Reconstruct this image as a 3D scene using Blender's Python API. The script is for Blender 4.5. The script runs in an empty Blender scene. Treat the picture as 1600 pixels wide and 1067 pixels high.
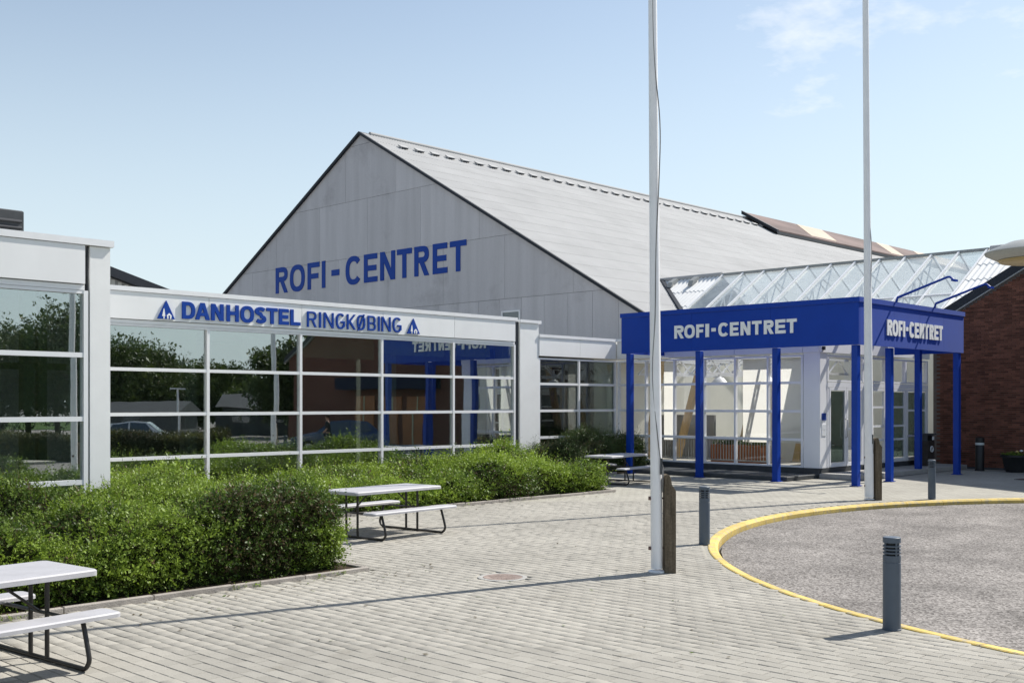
import bpy, bmesh, math, random
import numpy as np
from mathutils import Vector, Matrix

random.seed(7); np.random.seed(7)
R = math.radians
scene = bpy.context.scene
C = scene.collection

# ------------------------------------------------------------------ camera
CAM_YAW = R(44.167)                 # angle between the view axis and world +X (the hostel facade runs along X)
cam_d = bpy.data.cameras.new('camera'); cam = bpy.data.objects.new('camera', cam_d); C.objects.link(cam)
cam.location = (0, 0, 2.1)
cam.rotation_euler = (R(90), 0, CAM_YAW - R(90))
cam_d.sensor_width = 36; cam_d.lens = 38.45; cam_d.shift_y = 0.0603
cam_d.clip_start = 0.1; cam_d.clip_end = 2000
scene.camera = cam

# ------------------------------------------------------------------ sun and sky
SUN_EL = R(47.5)
sun_dir = Vector((0.968 * math.cos(SUN_EL), -0.25 * math.cos(SUN_EL), math.sin(SUN_EL)))   # towards the sun
sd = bpy.data.lights.new('sun', 'SUN'); sd.energy = 4.9; sd.angle = R(0.53); sd.color = (1, 0.955, 0.88)
sun = bpy.data.objects.new('sun', sd); C.objects.link(sun)
sun.rotation_euler = (-sun_dir).to_track_quat('-Z', 'Y').to_euler()
world = bpy.data.worlds.new('World'); scene.world = world; world.use_nodes = True
wn = world.node_tree.nodes; wl = world.node_tree.links; wn.clear()
sky = wn.new('ShaderNodeTexSky'); sky.sky_type = 'NISHITA'; sky.sun_disc = False
sky.sun_elevation = SUN_EL; sky.sun_rotation = math.atan2(sun_dir.x, sun_dir.y)
sky.air_density = 1.0; sky.dust_density = 0.5; sky.ozone_density = 1.0; sky.altitude = 0
tc = wn.new('ShaderNodeTexCoord')
sep = wn.new('ShaderNodeSeparateXYZ'); wl.new(tc.outputs['Generated'], sep.inputs[0])
zz = wn.new('ShaderNodeMath'); zz.operation = 'ADD'; zz.inputs[1].default_value = 0.18; wl.new(sep.outputs['Z'], zz.inputs[0])
dv = wn.new('ShaderNodeVectorMath'); dv.operation = 'DIVIDE'; wl.new(tc.outputs['Generated'], dv.inputs[0])
cb = wn.new('ShaderNodeCombineXYZ')
for i in range(3): wl.new(zz.outputs[0], cb.inputs[i])
wl.new(cb.outputs[0], dv.inputs[1])
off = wn.new('ShaderNodeVectorMath'); off.operation = 'ADD'; off.inputs[1].default_value = (11.5, 12.4, 4.7); wl.new(dv.outputs[0], off.inputs[0])
nz = wn.new('ShaderNodeTexNoise'); nz.inputs['Scale'].default_value = 1.25; nz.inputs['Detail'].default_value = 7; nz.inputs['Roughness'].default_value = 0.62
wl.new(off.outputs[0], nz.inputs['Vector'])
cr = wn.new('ShaderNodeValToRGB'); cr.color_ramp.elements[0].position = 0.63; cr.color_ramp.elements[1].position = 0.74
cr.color_ramp.elements[0].color = (0, 0, 0, 1); cr.color_ramp.elements[1].color = (0.75, 0.75, 0.75, 1)
wl.new(nz.outputs['Fac'], cr.inputs[0])
tint = wn.new('ShaderNodeMixRGB'); tint.blend_type = 'MULTIPLY'; tint.inputs[0].default_value = 1; tint.inputs[2].default_value = (1.00, 0.97, 0.90, 1)
hsv = wn.new('ShaderNodeHueSaturation'); hsv.inputs['Saturation'].default_value = 0.86; gam = wn.new('ShaderNodeGamma'); gam.inputs[1].default_value = 1.0; wl.new(sky.outputs[0], gam.inputs[0]); wl.new(gam.outputs[0], hsv.inputs['Color']); wl.new(hsv.outputs[0], tint.inputs[1])
hz = wn.new('ShaderNodeMapRange'); hz.interpolation_type = 'SMOOTHSTEP'; hz.inputs[1].default_value = -0.05; hz.inputs[2].default_value = 0.42; hz.inputs[3].default_value = 0.95; hz.inputs[4].default_value = 0.0; wl.new(sep.outputs['Z'], hz.inputs[0])
hmix = wn.new('ShaderNodeMixRGB'); wl.new(hz.outputs[0], hmix.inputs[0]); wl.new(tint.outputs[0], hmix.inputs[1]); hmix.inputs[2].default_value = (4.3, 5.0, 5.4, 1)
mixc = wn.new('ShaderNodeMixRGB'); wl.new(cr.outputs[0], mixc.inputs[0]); wl.new(hmix.outputs[0], mixc.inputs[1]); mixc.inputs[2].default_value = (6.5, 6.6, 6.8, 1)
bg = wn.new('ShaderNodeBackground'); bg.inputs[1].default_value = 0.13; wl.new(mixc.outputs[0], bg.inputs[0])
wo = wn.new('ShaderNodeOutputWorld'); wl.new(bg.outputs[0], wo.inputs[0])
scene.view_settings.view_transform = 'Standard'; scene.view_settings.look = 'None'
scene.view_settings.exposure = 0.40; scene.view_settings.gamma = 1.0
scene.cycles.max_bounces = 8; scene.cycles.transparent_max_bounces = 24; scene.cycles.glossy_bounces = 4
scene.cycles.caustics_reflective = False; scene.cycles.caustics_refractive = False
scene.cycles.use_denoising = True

# ------------------------------------------------------------------ materials
MATS = {}
def nodes_of(name):
    m = bpy.data.materials.new(name); m.use_nodes = True
    return m, m.node_tree.nodes, m.node_tree.links
def M(name, col, rough=0.6, spec=0.4, var=0.12, scale=3.0, bump=0.0, bscale=60.0, stretch=None, metal=0.0, per_object=0.0, island=0.0, fine=0.0, coat=0.0):
    """Principled surface whose colour wanders with noise (large patches, a fine grain) and from piece to piece."""
    m, n, l = nodes_of(name)
    b = n['Principled BSDF']; b.inputs['Roughness'].default_value = rough; b.inputs['Specular IOR Level'].default_value = spec
    b.inputs['Metallic'].default_value = metal
    if coat: b.inputs['Coat Weight'].default_value = coat; b.inputs['Coat Roughness'].default_value = 0.12
    t = n.new('ShaderNodeNewGeometry')
    mp = n.new('ShaderNodeMapping'); l.new(t.outputs['Position'], mp.inputs[0])
    if stretch: mp.inputs['Scale'].default_value = stretch
    nz = n.new('ShaderNodeTexNoise'); nz.inputs['Scale'].default_value = scale; nz.inputs['Detail'].default_value = 6; nz.inputs['Roughness'].default_value = 0.6
    l.new(mp.outputs[0], nz.inputs['Vector'])
    mr = n.new('ShaderNodeMapRange'); mr.inputs[1].default_value = 0.25; mr.inputs[2].default_value = 0.75; mr.inputs[3].default_value = 1 - var; mr.inputs[4].default_value = 1 + var
    l.new(nz.outputs['Fac'], mr.inputs[0]); f = mr.outputs[0]
    def times(a, bsock):
        k = n.new('ShaderNodeMath'); k.operation = 'MULTIPLY'; l.new(a, k.inputs[0]); l.new(bsock, k.inputs[1]); return k.outputs[0]
    if fine:
        n2 = n.new('ShaderNodeTexNoise'); n2.inputs['Scale'].default_value = bscale; n2.inputs['Detail'].default_value = 3; l.new(t.outputs['Position'], n2.inputs['Vector'])
        r2 = n.new('ShaderNodeMapRange'); r2.inputs[1].default_value = 0.3; r2.inputs[2].default_value = 0.7; r2.inputs[3].default_value = 1 - fine; r2.inputs[4].default_value = 1 + fine
        l.new(n2.outputs['Fac'], r2.inputs[0]); f = times(f, r2.outputs[0])
    if per_object or island:
        oi = n.new('ShaderNodeObjectInfo')
        ad = n.new('ShaderNodeMath'); ad.operation = 'ADD'; l.new(oi.outputs['Random'], ad.inputs[0])
        if island: l.new(t.outputs['Random Per Island'], ad.inputs[1])
        else: ad.inputs[1].default_value = 0
        fr = n.new('ShaderNodeMath'); fr.operation = 'FRACT'; l.new(ad.outputs[0], fr.inputs[0])
        v = max(per_object, island)
        r3 = n.new('ShaderNodeMapRange'); r3.inputs[3].default_value = 1 - v; r3.inputs[4].default_value = 1 + v; l.new(fr.outputs[0], r3.inputs[0])
        f = times(f, r3.outputs[0])
    mx = n.new('ShaderNodeVectorMath'); mx.operation = 'SCALE'; mx.inputs[0].default_value = col; l.new(f, mx.inputs['Scale'])
    l.new(mx.outputs[0], b.inputs['Base Color'])
    if bump:
        bn = n.new('ShaderNodeTexNoise'); bn.inputs['Scale'].default_value = bscale; bn.inputs['Detail'].default_value = 4; l.new(t.outputs['Position'], bn.inputs['Vector'])
        bp = n.new('ShaderNodeBump'); bp.inputs['Strength'].default_value = bump; bp.inputs['Distance'].default_value = 0.01
        l.new(bn.outputs['Fac'], bp.inputs['Height']); l.new(bp.outputs[0], b.inputs['Normal'])
    MATS[name] = m
    return m
M('white_panel', (0.88, 0.88, 0.88), 0.5, 0.35, 0.05, 1.2, stretch=(1, 1, 0.35), per_object=0.015)
M('white_frame', (0.87, 0.87, 0.88), 0.42, 0.4, 0.03, 4)
M('white_render', (0.88, 0.88, 0.87), 0.85, 0.2, 0.05, 1.6, 0.08, 45, per_object=0.01)
M('white_metal', (0.86, 0.86, 0.87), 0.4, 0.5, 0.05, 3)
M('dark_trim', (0.018, 0.022, 0.03), 0.55, 0.3, 0.25, 3)
M('dark_grey', (0.06, 0.065, 0.07), 0.6, 0.3, 0.2, 4)
M('concrete_panel', (0.56, 0.54, 0.555), 0.85, 0.25, 0.11, 1.0, 0.1, 18, stretch=(1, 1.6, 0.12), per_object=0.04, fine=0.03)
M('concrete', (0.36, 0.35, 0.33), 0.9, 0.2, 0.18, 2.5, 0.4, 50, fine=0.1, per_object=0.06)
M('edging_concrete', (0.34, 0.31, 0.28), 0.9, 0.2, 0.25, 5, 0.5, 60, fine=0.12, per_object=0.1)
M('fibre_new', (0.78, 0.78, 0.77), 0.8, 0.25, 0.06, 0.8, per_object=0.03, fine=0.03)
M('fibre_cement', (0.40, 0.40, 0.398), 0.85, 0.3, 0.10, 0.5, 0.0, 30, stretch=(1, 1, 1), per_object=0.03, fine=0.03)
M('fibre_cement_old', (0.62, 0.61, 0.58), 0.85, 0.2, 0.16, 1.2, 0.1, 30, per_object=0.05, fine=0.05)
M('canopy_blue', (0.0015, 0.044, 0.35), 0.45, 0.22, 0.07, 2.0, 0.05, 30)
_b = MATS['canopy_blue'].node_tree.nodes['Principled BSDF']; _b.inputs['Sheen Weight'].default_value = 0.3; _b.inputs['Sheen Roughness'].default_value = 0.35; _b.inputs['Sheen Tint'].default_value = (0.8, 0.87, 1.0, 1)
M('column_blue', (0.001, 0.042, 0.33), 0.45, 0.3, 0.08, 2.5)
M('letter_blue', (0.0015, 0.048, 0.32), 0.55, 0.25, 0.05, 6)
M('letter_white', (0.90, 0.90, 0.90), 0.5, 0.4, 0.04, 6)
M('paver', (0.342, 0.325, 0.288), 0.92, 0.15, 0.15, 0.45, 0.5, 120, island=0.09, fine=0.12)
M('sand_joint', (0.15, 0.135, 0.11), 0.95, 0.1, 0.3, 4)
M('soil', (0.06, 0.045, 0.03), 0.95, 0.1, 0.4, 5, 0.8, 30, fine=0.4)
M('asphalt_far', (0.17, 0.17, 0.165), 0.92, 0.2, 0.2, 0.4, 0.4, 60, fine=0.15)
M('kerb_yellow', (0.62, 0.46, 0.14), 0.75, 0.25, 0.2, 2.2, 0.25, 60, per_object=0.1, fine=0.1)
M('mortar', (0.16, 0.135, 0.12), 0.95, 0.1, 0.15, 5)
M('brick', (0.155, 0.064, 0.043), 0.88, 0.2, 0.25, 2.2, 0.4, 60, island=0.38, fine=0.12)
M('plastic_table', (0.42, 0.415, 0.435), 0.5, 0.4, 0.11, 4, 0.08, 90)
M('black_tube', (0.018, 0.016, 0.015), 0.4, 0.5, 0.2, 8)
M('bollard_grey', (0.085, 0.11, 0.145), 0.5, 0.45, 0.1, 6)
M('bollard_slot', (0.02, 0.025, 0.03), 0.5, 0.3, 0.1, 6)
M('bollard_lens', (0.55, 0.6, 0.6), 0.3, 0.5, 0.05, 6)
M('old_wood', (0.13, 0.105, 0.075), 0.9, 0.15, 0.45, 9, 0.6, 40, stretch=(3, 3, 0.35), fine=0.2)
M('rope', (0.22, 0.22, 0.22), 0.9, 0.1, 0.2, 8)
M('cover_iron', (0.27, 0.215, 0.19), 0.85, 0.2, 0.25, 9, 0.5, 90, fine=0.15)
M('rust_iron', (0.16, 0.10, 0.085), 0.8, 0.3, 0.3, 12, 0.5, 90, fine=0.15)
M('bark', (0.07, 0.055, 0.04), 0.95, 0.1, 0.35, 5, 0.5, 20)
M('interior_wall', (0.52, 0.51, 0.46), 0.9, 0.2, 0.06, 1)
M('interior_dark', (0.10, 0.105, 0.11), 0.9, 0.2, 0.2, 1)
M('interior_beige', (0.86, 0.83, 0.75), 0.9, 0.2, 0.05, 1)
M('interior_floor', (0.42, 0.40, 0.36), 0.5, 0.4, 0.1, 1)
M('wood_light', (0.52, 0.36, 0.18), 0.6, 0.3, 0.18, 3, stretch=(3, 3, 0.5))
M('wood_orange', (0.36, 0.13, 0.04), 0.5, 0.4, 0.2, 3)
M('awning_navy', (0.006, 0.012, 0.04), 0.7, 0.2, 0.1, 3)
M('curtain_blue', (0.012, 0.04, 0.26), 0.9, 0.1, 0.1, 4)
M('cream', (0.50, 0.50, 0.34), 0.8, 0.2, 0.05, 2)
M('terracotta', (0.30, 0.11, 0.05), 0.8, 0.2, 0.15, 6)
M('bin_brown', (0.05, 0.042, 0.038), 0.6, 0.3, 0.2, 8)
M('black_plastic', (0.014, 0.016, 0.018), 0.45, 0.4, 0.2, 6)
M('steel', (0.5, 0.5, 0.5), 0.35, 0.5, 0.1, 8, metal=0.8)
M('lamp_grey', (0.30, 0.31, 0.30), 0.5, 0.4, 0.1, 4)
M('lamp_diffuser', (0.30, 0.23, 0.10), 0.4, 0.5, 0.2, 3)
M('monitor_roof', (0.17, 0.125, 0.115), 0.8, 0.2, 0.45, 0.35, stretch=(0.4, 1.2, 1), fine=0.15)
M('monitor_sheet', (0.42, 0.33, 0.24), 0.6, 0.3, 0.2, 0.5)
M('grass', (0.05, 0.085, 0.02), 0.95, 0.1, 0.4, 3, 0.5, 20, fine=0.3)
M('render_grey', (0.30, 0.30, 0.29), 0.9, 0.2, 0.1, 1)
M('slate', (0.05, 0.053, 0.06), 0.8, 0.3, 0.2, 1)
M('car_blue', (0.02, 0.05, 0.12), 0.25, 0.5, 0.02, 2, coat=1.0)
M('car_white', (0.75, 0.76, 0.78), 0.25, 0.5, 0.02, 2, coat=1.0)
M('car_grey', (0.30, 0.31, 0.32), 0.25, 0.5, 0.02, 2, coat=1.0)
M('car_glass', (0.03, 0.05, 0.07), 0.05, 0.8, 0.02, 2, coat=1.0)
M('tyre', (0.015, 0.015, 0.015), 0.85, 0.2, 0.1, 5)
M('skin', (0.50, 0.30, 0.21), 0.6, 0.3, 0.05, 8)
M('jacket', (0.035, 0.035, 0.04), 0.85, 0.2, 0.15, 8)
M('trousers', (0.03, 0.04, 0.07), 0.85, 0.2, 0.15, 8)
M('hair', (0.05, 0.03, 0.018), 0.7, 0.3, 0.2, 20)
M('paper_blue', (0.02, 0.06, 0.30), 0.6, 0.3, 0.05, 6)
M('paper_white', (0.75, 0.77, 0.78), 0.6, 0.3, 0.05, 6)

def wear(name, col, scale, lo, hi):
    m = MATS[name]; n, l = m.node_tree.nodes, m.node_tree.links; b = n['Principled BSDF']; src = b.inputs['Base Color'].links[0].from_socket
    g = n.new('ShaderNodeNewGeometry'); z = n.new('ShaderNodeTexNoise'); z.inputs['Scale'].default_value = scale; z.inputs['Detail'].default_value = 9; z.inputs['Roughness'].default_value = 0.72; l.new(g.outputs['Position'], z.inputs['Vector'])
    c = n.new('ShaderNodeValToRGB'); c.color_ramp.elements[0].position = lo; c.color_ramp.elements[1].position = hi; l.new(z.outputs['Fac'], c.inputs[0])
    x = n.new('ShaderNodeMixRGB'); l.new(c.outputs[0], x.inputs[0]); l.new(src, x.inputs[1]); x.inputs[2].default_value = (*col, 1); l.new(x.outputs[0], b.inputs['Base Color'])
wear('kerb_yellow', (0.38, 0.34, 0.26), 6.0, 0.50, 0.66)
wear('paver', (0.22, 0.20, 0.165), 1.3, 0.60, 0.80)
wear('plastic_table', (0.36, 0.35, 0.34), 3.5, 0.60, 0.80)
wear('concrete_panel', (0.33, 0.31, 0.32), 0.45, 0.55, 0.85)
wear('white_render', (0.62, 0.61, 0.58), 1.4, 0.68, 0.90)
def glass(name, refl, tintc, pale_film=0.0):
    m, n, l = nodes_of(name); n.remove(n['Principled BSDF'])
    tr = n.new('ShaderNodeBsdfTransparent'); tr.inputs[0].default_value = (*tintc, 1)
    gl = n.new('ShaderNodeBsdfGlossy'); gl.inputs['Roughness'].default_value = 0.0; gl.inputs[0].default_value = (0.93, 0.96, 0.97, 1)
    fc = n.new('ShaderNodeLayerWeight'); fc.inputs[0].default_value = 0.5; fz = n.new('ShaderNodeMath'); fz.operation = 'POWER'; fz.inputs[1].default_value = 5.0; l.new(fc.outputs['Facing'], fz.inputs[0])
    mr = n.new('ShaderNodeMapRange'); mr.inputs[1].default_value = 0.0; mr.inputs[2].default_value = 1; mr.inputs[3].default_value = refl; mr.inputs[4].default_value = 1.0
    l.new(fz.outputs[0], mr.inputs[0])
    # faint waviness of float glass
    ge = n.new('ShaderNodeNewGeometry'); nz = n.new('ShaderNodeTexNoise'); nz.inputs['Scale'].default_value = 1.1; nz.inputs['Detail'].default_value = 1; l.new(ge.outputs['Position'], nz.inputs['Vector'])
    bp = n.new('ShaderNodeBump'); bp.inputs['Strength'].default_value = 0.05; bp.inputs['Distance'].default_value = 0.02; l.new(nz.outputs['Fac'], bp.inputs['Height']); l.new(bp.outputs[0], gl.inputs['Normal'])
    mx = n.new('ShaderNodeMixShader'); l.new(mr.outputs[0], mx.inputs[0]); l.new(tr.outputs[0], mx.inputs[1]); l.new(gl.outputs[0], mx.inputs[2])
    out = mx
    if pale_film:        # pale film added so the pane looks sky-bright
        df = n.new('ShaderNodeBsdfDiffuse'); df.inputs[0].default_value = (0.80, 0.88, 0.90, 1); tl = n.new('ShaderNodeBsdfTranslucent'); tl.inputs[0].default_value = (0.80, 0.88, 0.90, 1)
        m1 = n.new('ShaderNodeMixShader'); m1.inputs[0].default_value = 0.5; l.new(df.outputs[0], m1.inputs[1]); l.new(tl.outputs[0], m1.inputs[2])
        n3 = n.new('ShaderNodeTexNoise'); n3.inputs['Scale'].default_value = 1.3; n3.inputs['Detail'].default_value = 5; l.new(ge.outputs['Position'], n3.inputs['Vector'])
        mk = n.new('ShaderNodeMapRange'); mk.inputs[1].default_value = 0.3; mk.inputs[2].default_value = 0.7; mk.inputs[3].default_value = pale_film * 0.55; mk.inputs[4].default_value = pale_film * 1.45; l.new(n3.outputs['Fac'], mk.inputs[0])
        out = n.new('ShaderNodeMixShader'); l.new(mk.outputs[0], out.inputs[0]); l.new(mx.outputs[0], out.inputs[1]); l.new(m1.outputs[0], out.inputs[2])
    l.new(out.outputs[0], n['Material Output'].inputs[0]); MATS[name] = m
glass('glass_solar', 0.40, (0.70, 0.78, 0.75))
glass('glass_dark', 0.12, (0.40, 0.47, 0.45))
glass('glass_clear', 0.045, (0.98, 0.985, 0.985))
glass('glass_roof', 0.20, (0.96, 0.985, 0.99), 0.30)

def added_blind_mat():
    m, n, l = nodes_of('added_blind'); n.remove(n['Principled BSDF']); df = n.new('ShaderNodeBsdfDiffuse'); df.inputs[0].default_value = (0.92, 0.90, 0.84, 1); tl = n.new('ShaderNodeBsdfTranslucent'); tl.inputs[0].default_value = (0.95, 0.93, 0.87, 1)
    mx = n.new('ShaderNodeMixShader'); mx.inputs[0].default_value = 0.7; l.new(df.outputs[0], mx.inputs[1]); l.new(tl.outputs[0], mx.inputs[2]); l.new(mx.outputs[0], n['Material Output'].inputs[0]); MATS['added_blind'] = m
added_blind_mat()
def leaf_mat(name, dark, light, trans=0.35):
    m, n, l = nodes_of(name); n.remove(n['Principled BSDF'])
    at = n.new('ShaderNodeAttribute'); at.attribute_name = 'v'
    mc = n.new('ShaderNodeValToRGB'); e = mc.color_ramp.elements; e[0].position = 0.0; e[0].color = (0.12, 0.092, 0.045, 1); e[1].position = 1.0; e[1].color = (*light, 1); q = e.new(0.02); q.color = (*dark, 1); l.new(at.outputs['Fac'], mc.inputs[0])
    df = n.new('ShaderNodeBsdfPrincipled'); df.inputs['Roughness'].default_value = 0.5; df.inputs['Specular IOR Level'].default_value = 0.35; l.new(mc.outputs[0], df.inputs['Base Color'])
    tl = n.new('ShaderNodeBsdfTranslucent'); l.new(mc.outputs[0], tl.inputs[0])
    mx = n.new('ShaderNodeMixShader'); mx.inputs[0].default_value = trans; l.new(df.outputs[0], mx.inputs[1]); l.new(tl.outputs[0], mx.inputs[2])
    l.new(mx.outputs[0], n['Material Output'].inputs[0]); MATS[name] = m
leaf_mat('leaf_hedge', (0.042, 0.085, 0.012), (0.23, 0.33, 0.04))
leaf_mat('leaf_hedge_light', (0.06, 0.12, 0.014), (0.27, 0.38, 0.045))
leaf_mat('leaf_juniper', (0.032, 0.062, 0.018), (0.10, 0.15, 0.04))
leaf_mat('leaf_tree', (0.022, 0.045, 0.010), (0.10, 0.135, 0.025))
leaf_mat('leaf_far_hedge', (0.020, 0.030, 0.008), (0.12, 0.12, 0.02))

def brick_sheet(name, c1, c2, mortar, bw, bh, rot, axes):
    m, n, l = nodes_of(name); b = n['Principled BSDF']; b.inputs['Roughness'].default_value = 0.92; b.inputs['Specular IOR Level'].default_value = 0.15
    g = n.new('ShaderNodeNewGeometry'); sp = n.new('ShaderNodeSeparateXYZ'); l.new(g.outputs['Position'], sp.inputs[0])
    cbn = n.new('ShaderNodeCombineXYZ'); l.new(sp.outputs[axes[0]], cbn.inputs[0]); l.new(sp.outputs[axes[1]], cbn.inputs[1])
    bt = n.new('ShaderNodeTexBrick'); bt.inputs['Scale'].default_value = 1.0; bt.inputs['Brick Width'].default_value = bw; bt.inputs['Row Height'].default_value = bh
    bt.inputs['Mortar Size'].default_value = 0.006; bt.inputs['Color1'].default_value = (*c1, 1); bt.inputs['Color2'].default_value = (*c2, 1); bt.inputs['Mortar'].default_value = (*mortar, 1)
    l.new(cbn.outputs[0], bt.inputs['Vector'])
    nz = n.new('ShaderNodeTexNoise'); nz.inputs['Scale'].default_value = 0.55; nz.inputs['Detail'].default_value = 5; l.new(g.outputs['Position'], nz.inputs['Vector'])
    mr = n.new('ShaderNodeMapRange'); mr.inputs[1].default_value = 0.25; mr.inputs[2].default_value = 0.75; mr.inputs[3].default_value = 0.88; mr.inputs[4].default_value = 1.12; l.new(nz.outputs['Fac'], mr.inputs[0])
    sc = n.new('ShaderNodeVectorMath'); sc.operation = 'SCALE'; l.new(bt.outputs['Color'], sc.inputs[0]); l.new(mr.outputs[0], sc.inputs['Scale'])
    l.new(sc.outputs[0], b.inputs['Base Color']); MATS[name] = m
brick_sheet('paving_sheet', (0.40, 0.385, 0.335), (0.34, 0.325, 0.285), (0.20, 0.185, 0.16), 0.21, 0.14, 0, ('Y', 'X'))
brick_sheet('brick_sheet', (0.17, 0.062, 0.04), (0.12, 0.042, 0.03), (0.16, 0.135, 0.12), 0.24, 0.0667, 0, ('Y', 'Z'))

def asphalt_mat():
    m, n, l = nodes_of('asphalt'); b = n['Principled BSDF']; b.inputs['Roughness'].default_value = 0.9; b.inputs['Specular IOR Level'].default_value = 0.2
    g = n.new('ShaderNodeNewGeometry')
    v = n.new('ShaderNodeTexVoronoi'); v.inputs['Scale'].default_value = 42; l.new(g.outputs['Position'], v.inputs['Vector'])
    bw = n.new('ShaderNodeSeparateColor'); l.new(v.outputs['Color'], bw.inputs[0])
    cr = n.new('ShaderNodeValToRGB'); e = cr.color_ramp.elements; e[0].color = (0.105, 0.095, 0.088, 1); e[1].color = (0.335, 0.312, 0.292, 1); e[0].position = 0.05; e[1].position = 0.95
    l.new(bw.outputs[0], cr.inputs[0])
    nz = n.new('ShaderNodeTexNoise'); nz.inputs['Scale'].default_value = 0.8; nz.inputs['Detail'].default_value = 8; nz.inputs['Roughness'].default_value = 0.65; l.new(g.outputs['Position'], nz.inputs['Vector'])
    mr = n.new('ShaderNodeMapRange'); mr.inputs[1].default_value = 0.3; mr.inputs[2].default_value = 0.75; mr.inputs[3].default_value = 0.68; mr.inputs[4].default_value = 1.3; l.new(nz.outputs['Fac'], mr.inputs[0])
    sc = n.new('ShaderNodeVectorMath'); sc.operation = 'SCALE'; l.new(cr.outputs[0], sc.inputs[0]); l.new(mr.outputs[0], sc.inputs['Scale'])
    # pale worn scuffs
    n2 = n.new('ShaderNodeTexNoise'); n2.inputs['Scale'].default_value = 1.7; n2.inputs['Detail'].default_value = 9; n2.inputs['Roughness'].default_value = 0.7; l.new(g.outputs['Position'], n2.inputs['Vector'])
    c2 = n.new('ShaderNodeValToRGB'); c2.color_ramp.elements[0].position = 0.60; c2.color_ramp.elements[1].position = 0.78; c2.color_ramp.elements[1].color = (0.7, 0.7, 0.7, 1); l.new(n2.outputs['Fac'], c2.inputs[0])
    mx = n.new('ShaderNodeMixRGB'); l.new(c2.outputs[0], mx.inputs[0]); l.new(sc.outputs[0], mx.inputs[1]); mx.inputs[2].default_value = (0.43, 0.40, 0.37, 1)
    l.new(mx.outputs[0], b.inputs['Base Color'])
    bp = n.new('ShaderNodeBump'); bp.inputs['Strength'].default_value = 0.6; bp.inputs['Distance'].default_value = 0.01; l.new(v.outputs['Distance'], bp.inputs['Height']); l.new(bp.outputs[0], b.inputs['Normal'])
    MATS['asphalt'] = m
asphalt_mat()

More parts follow.
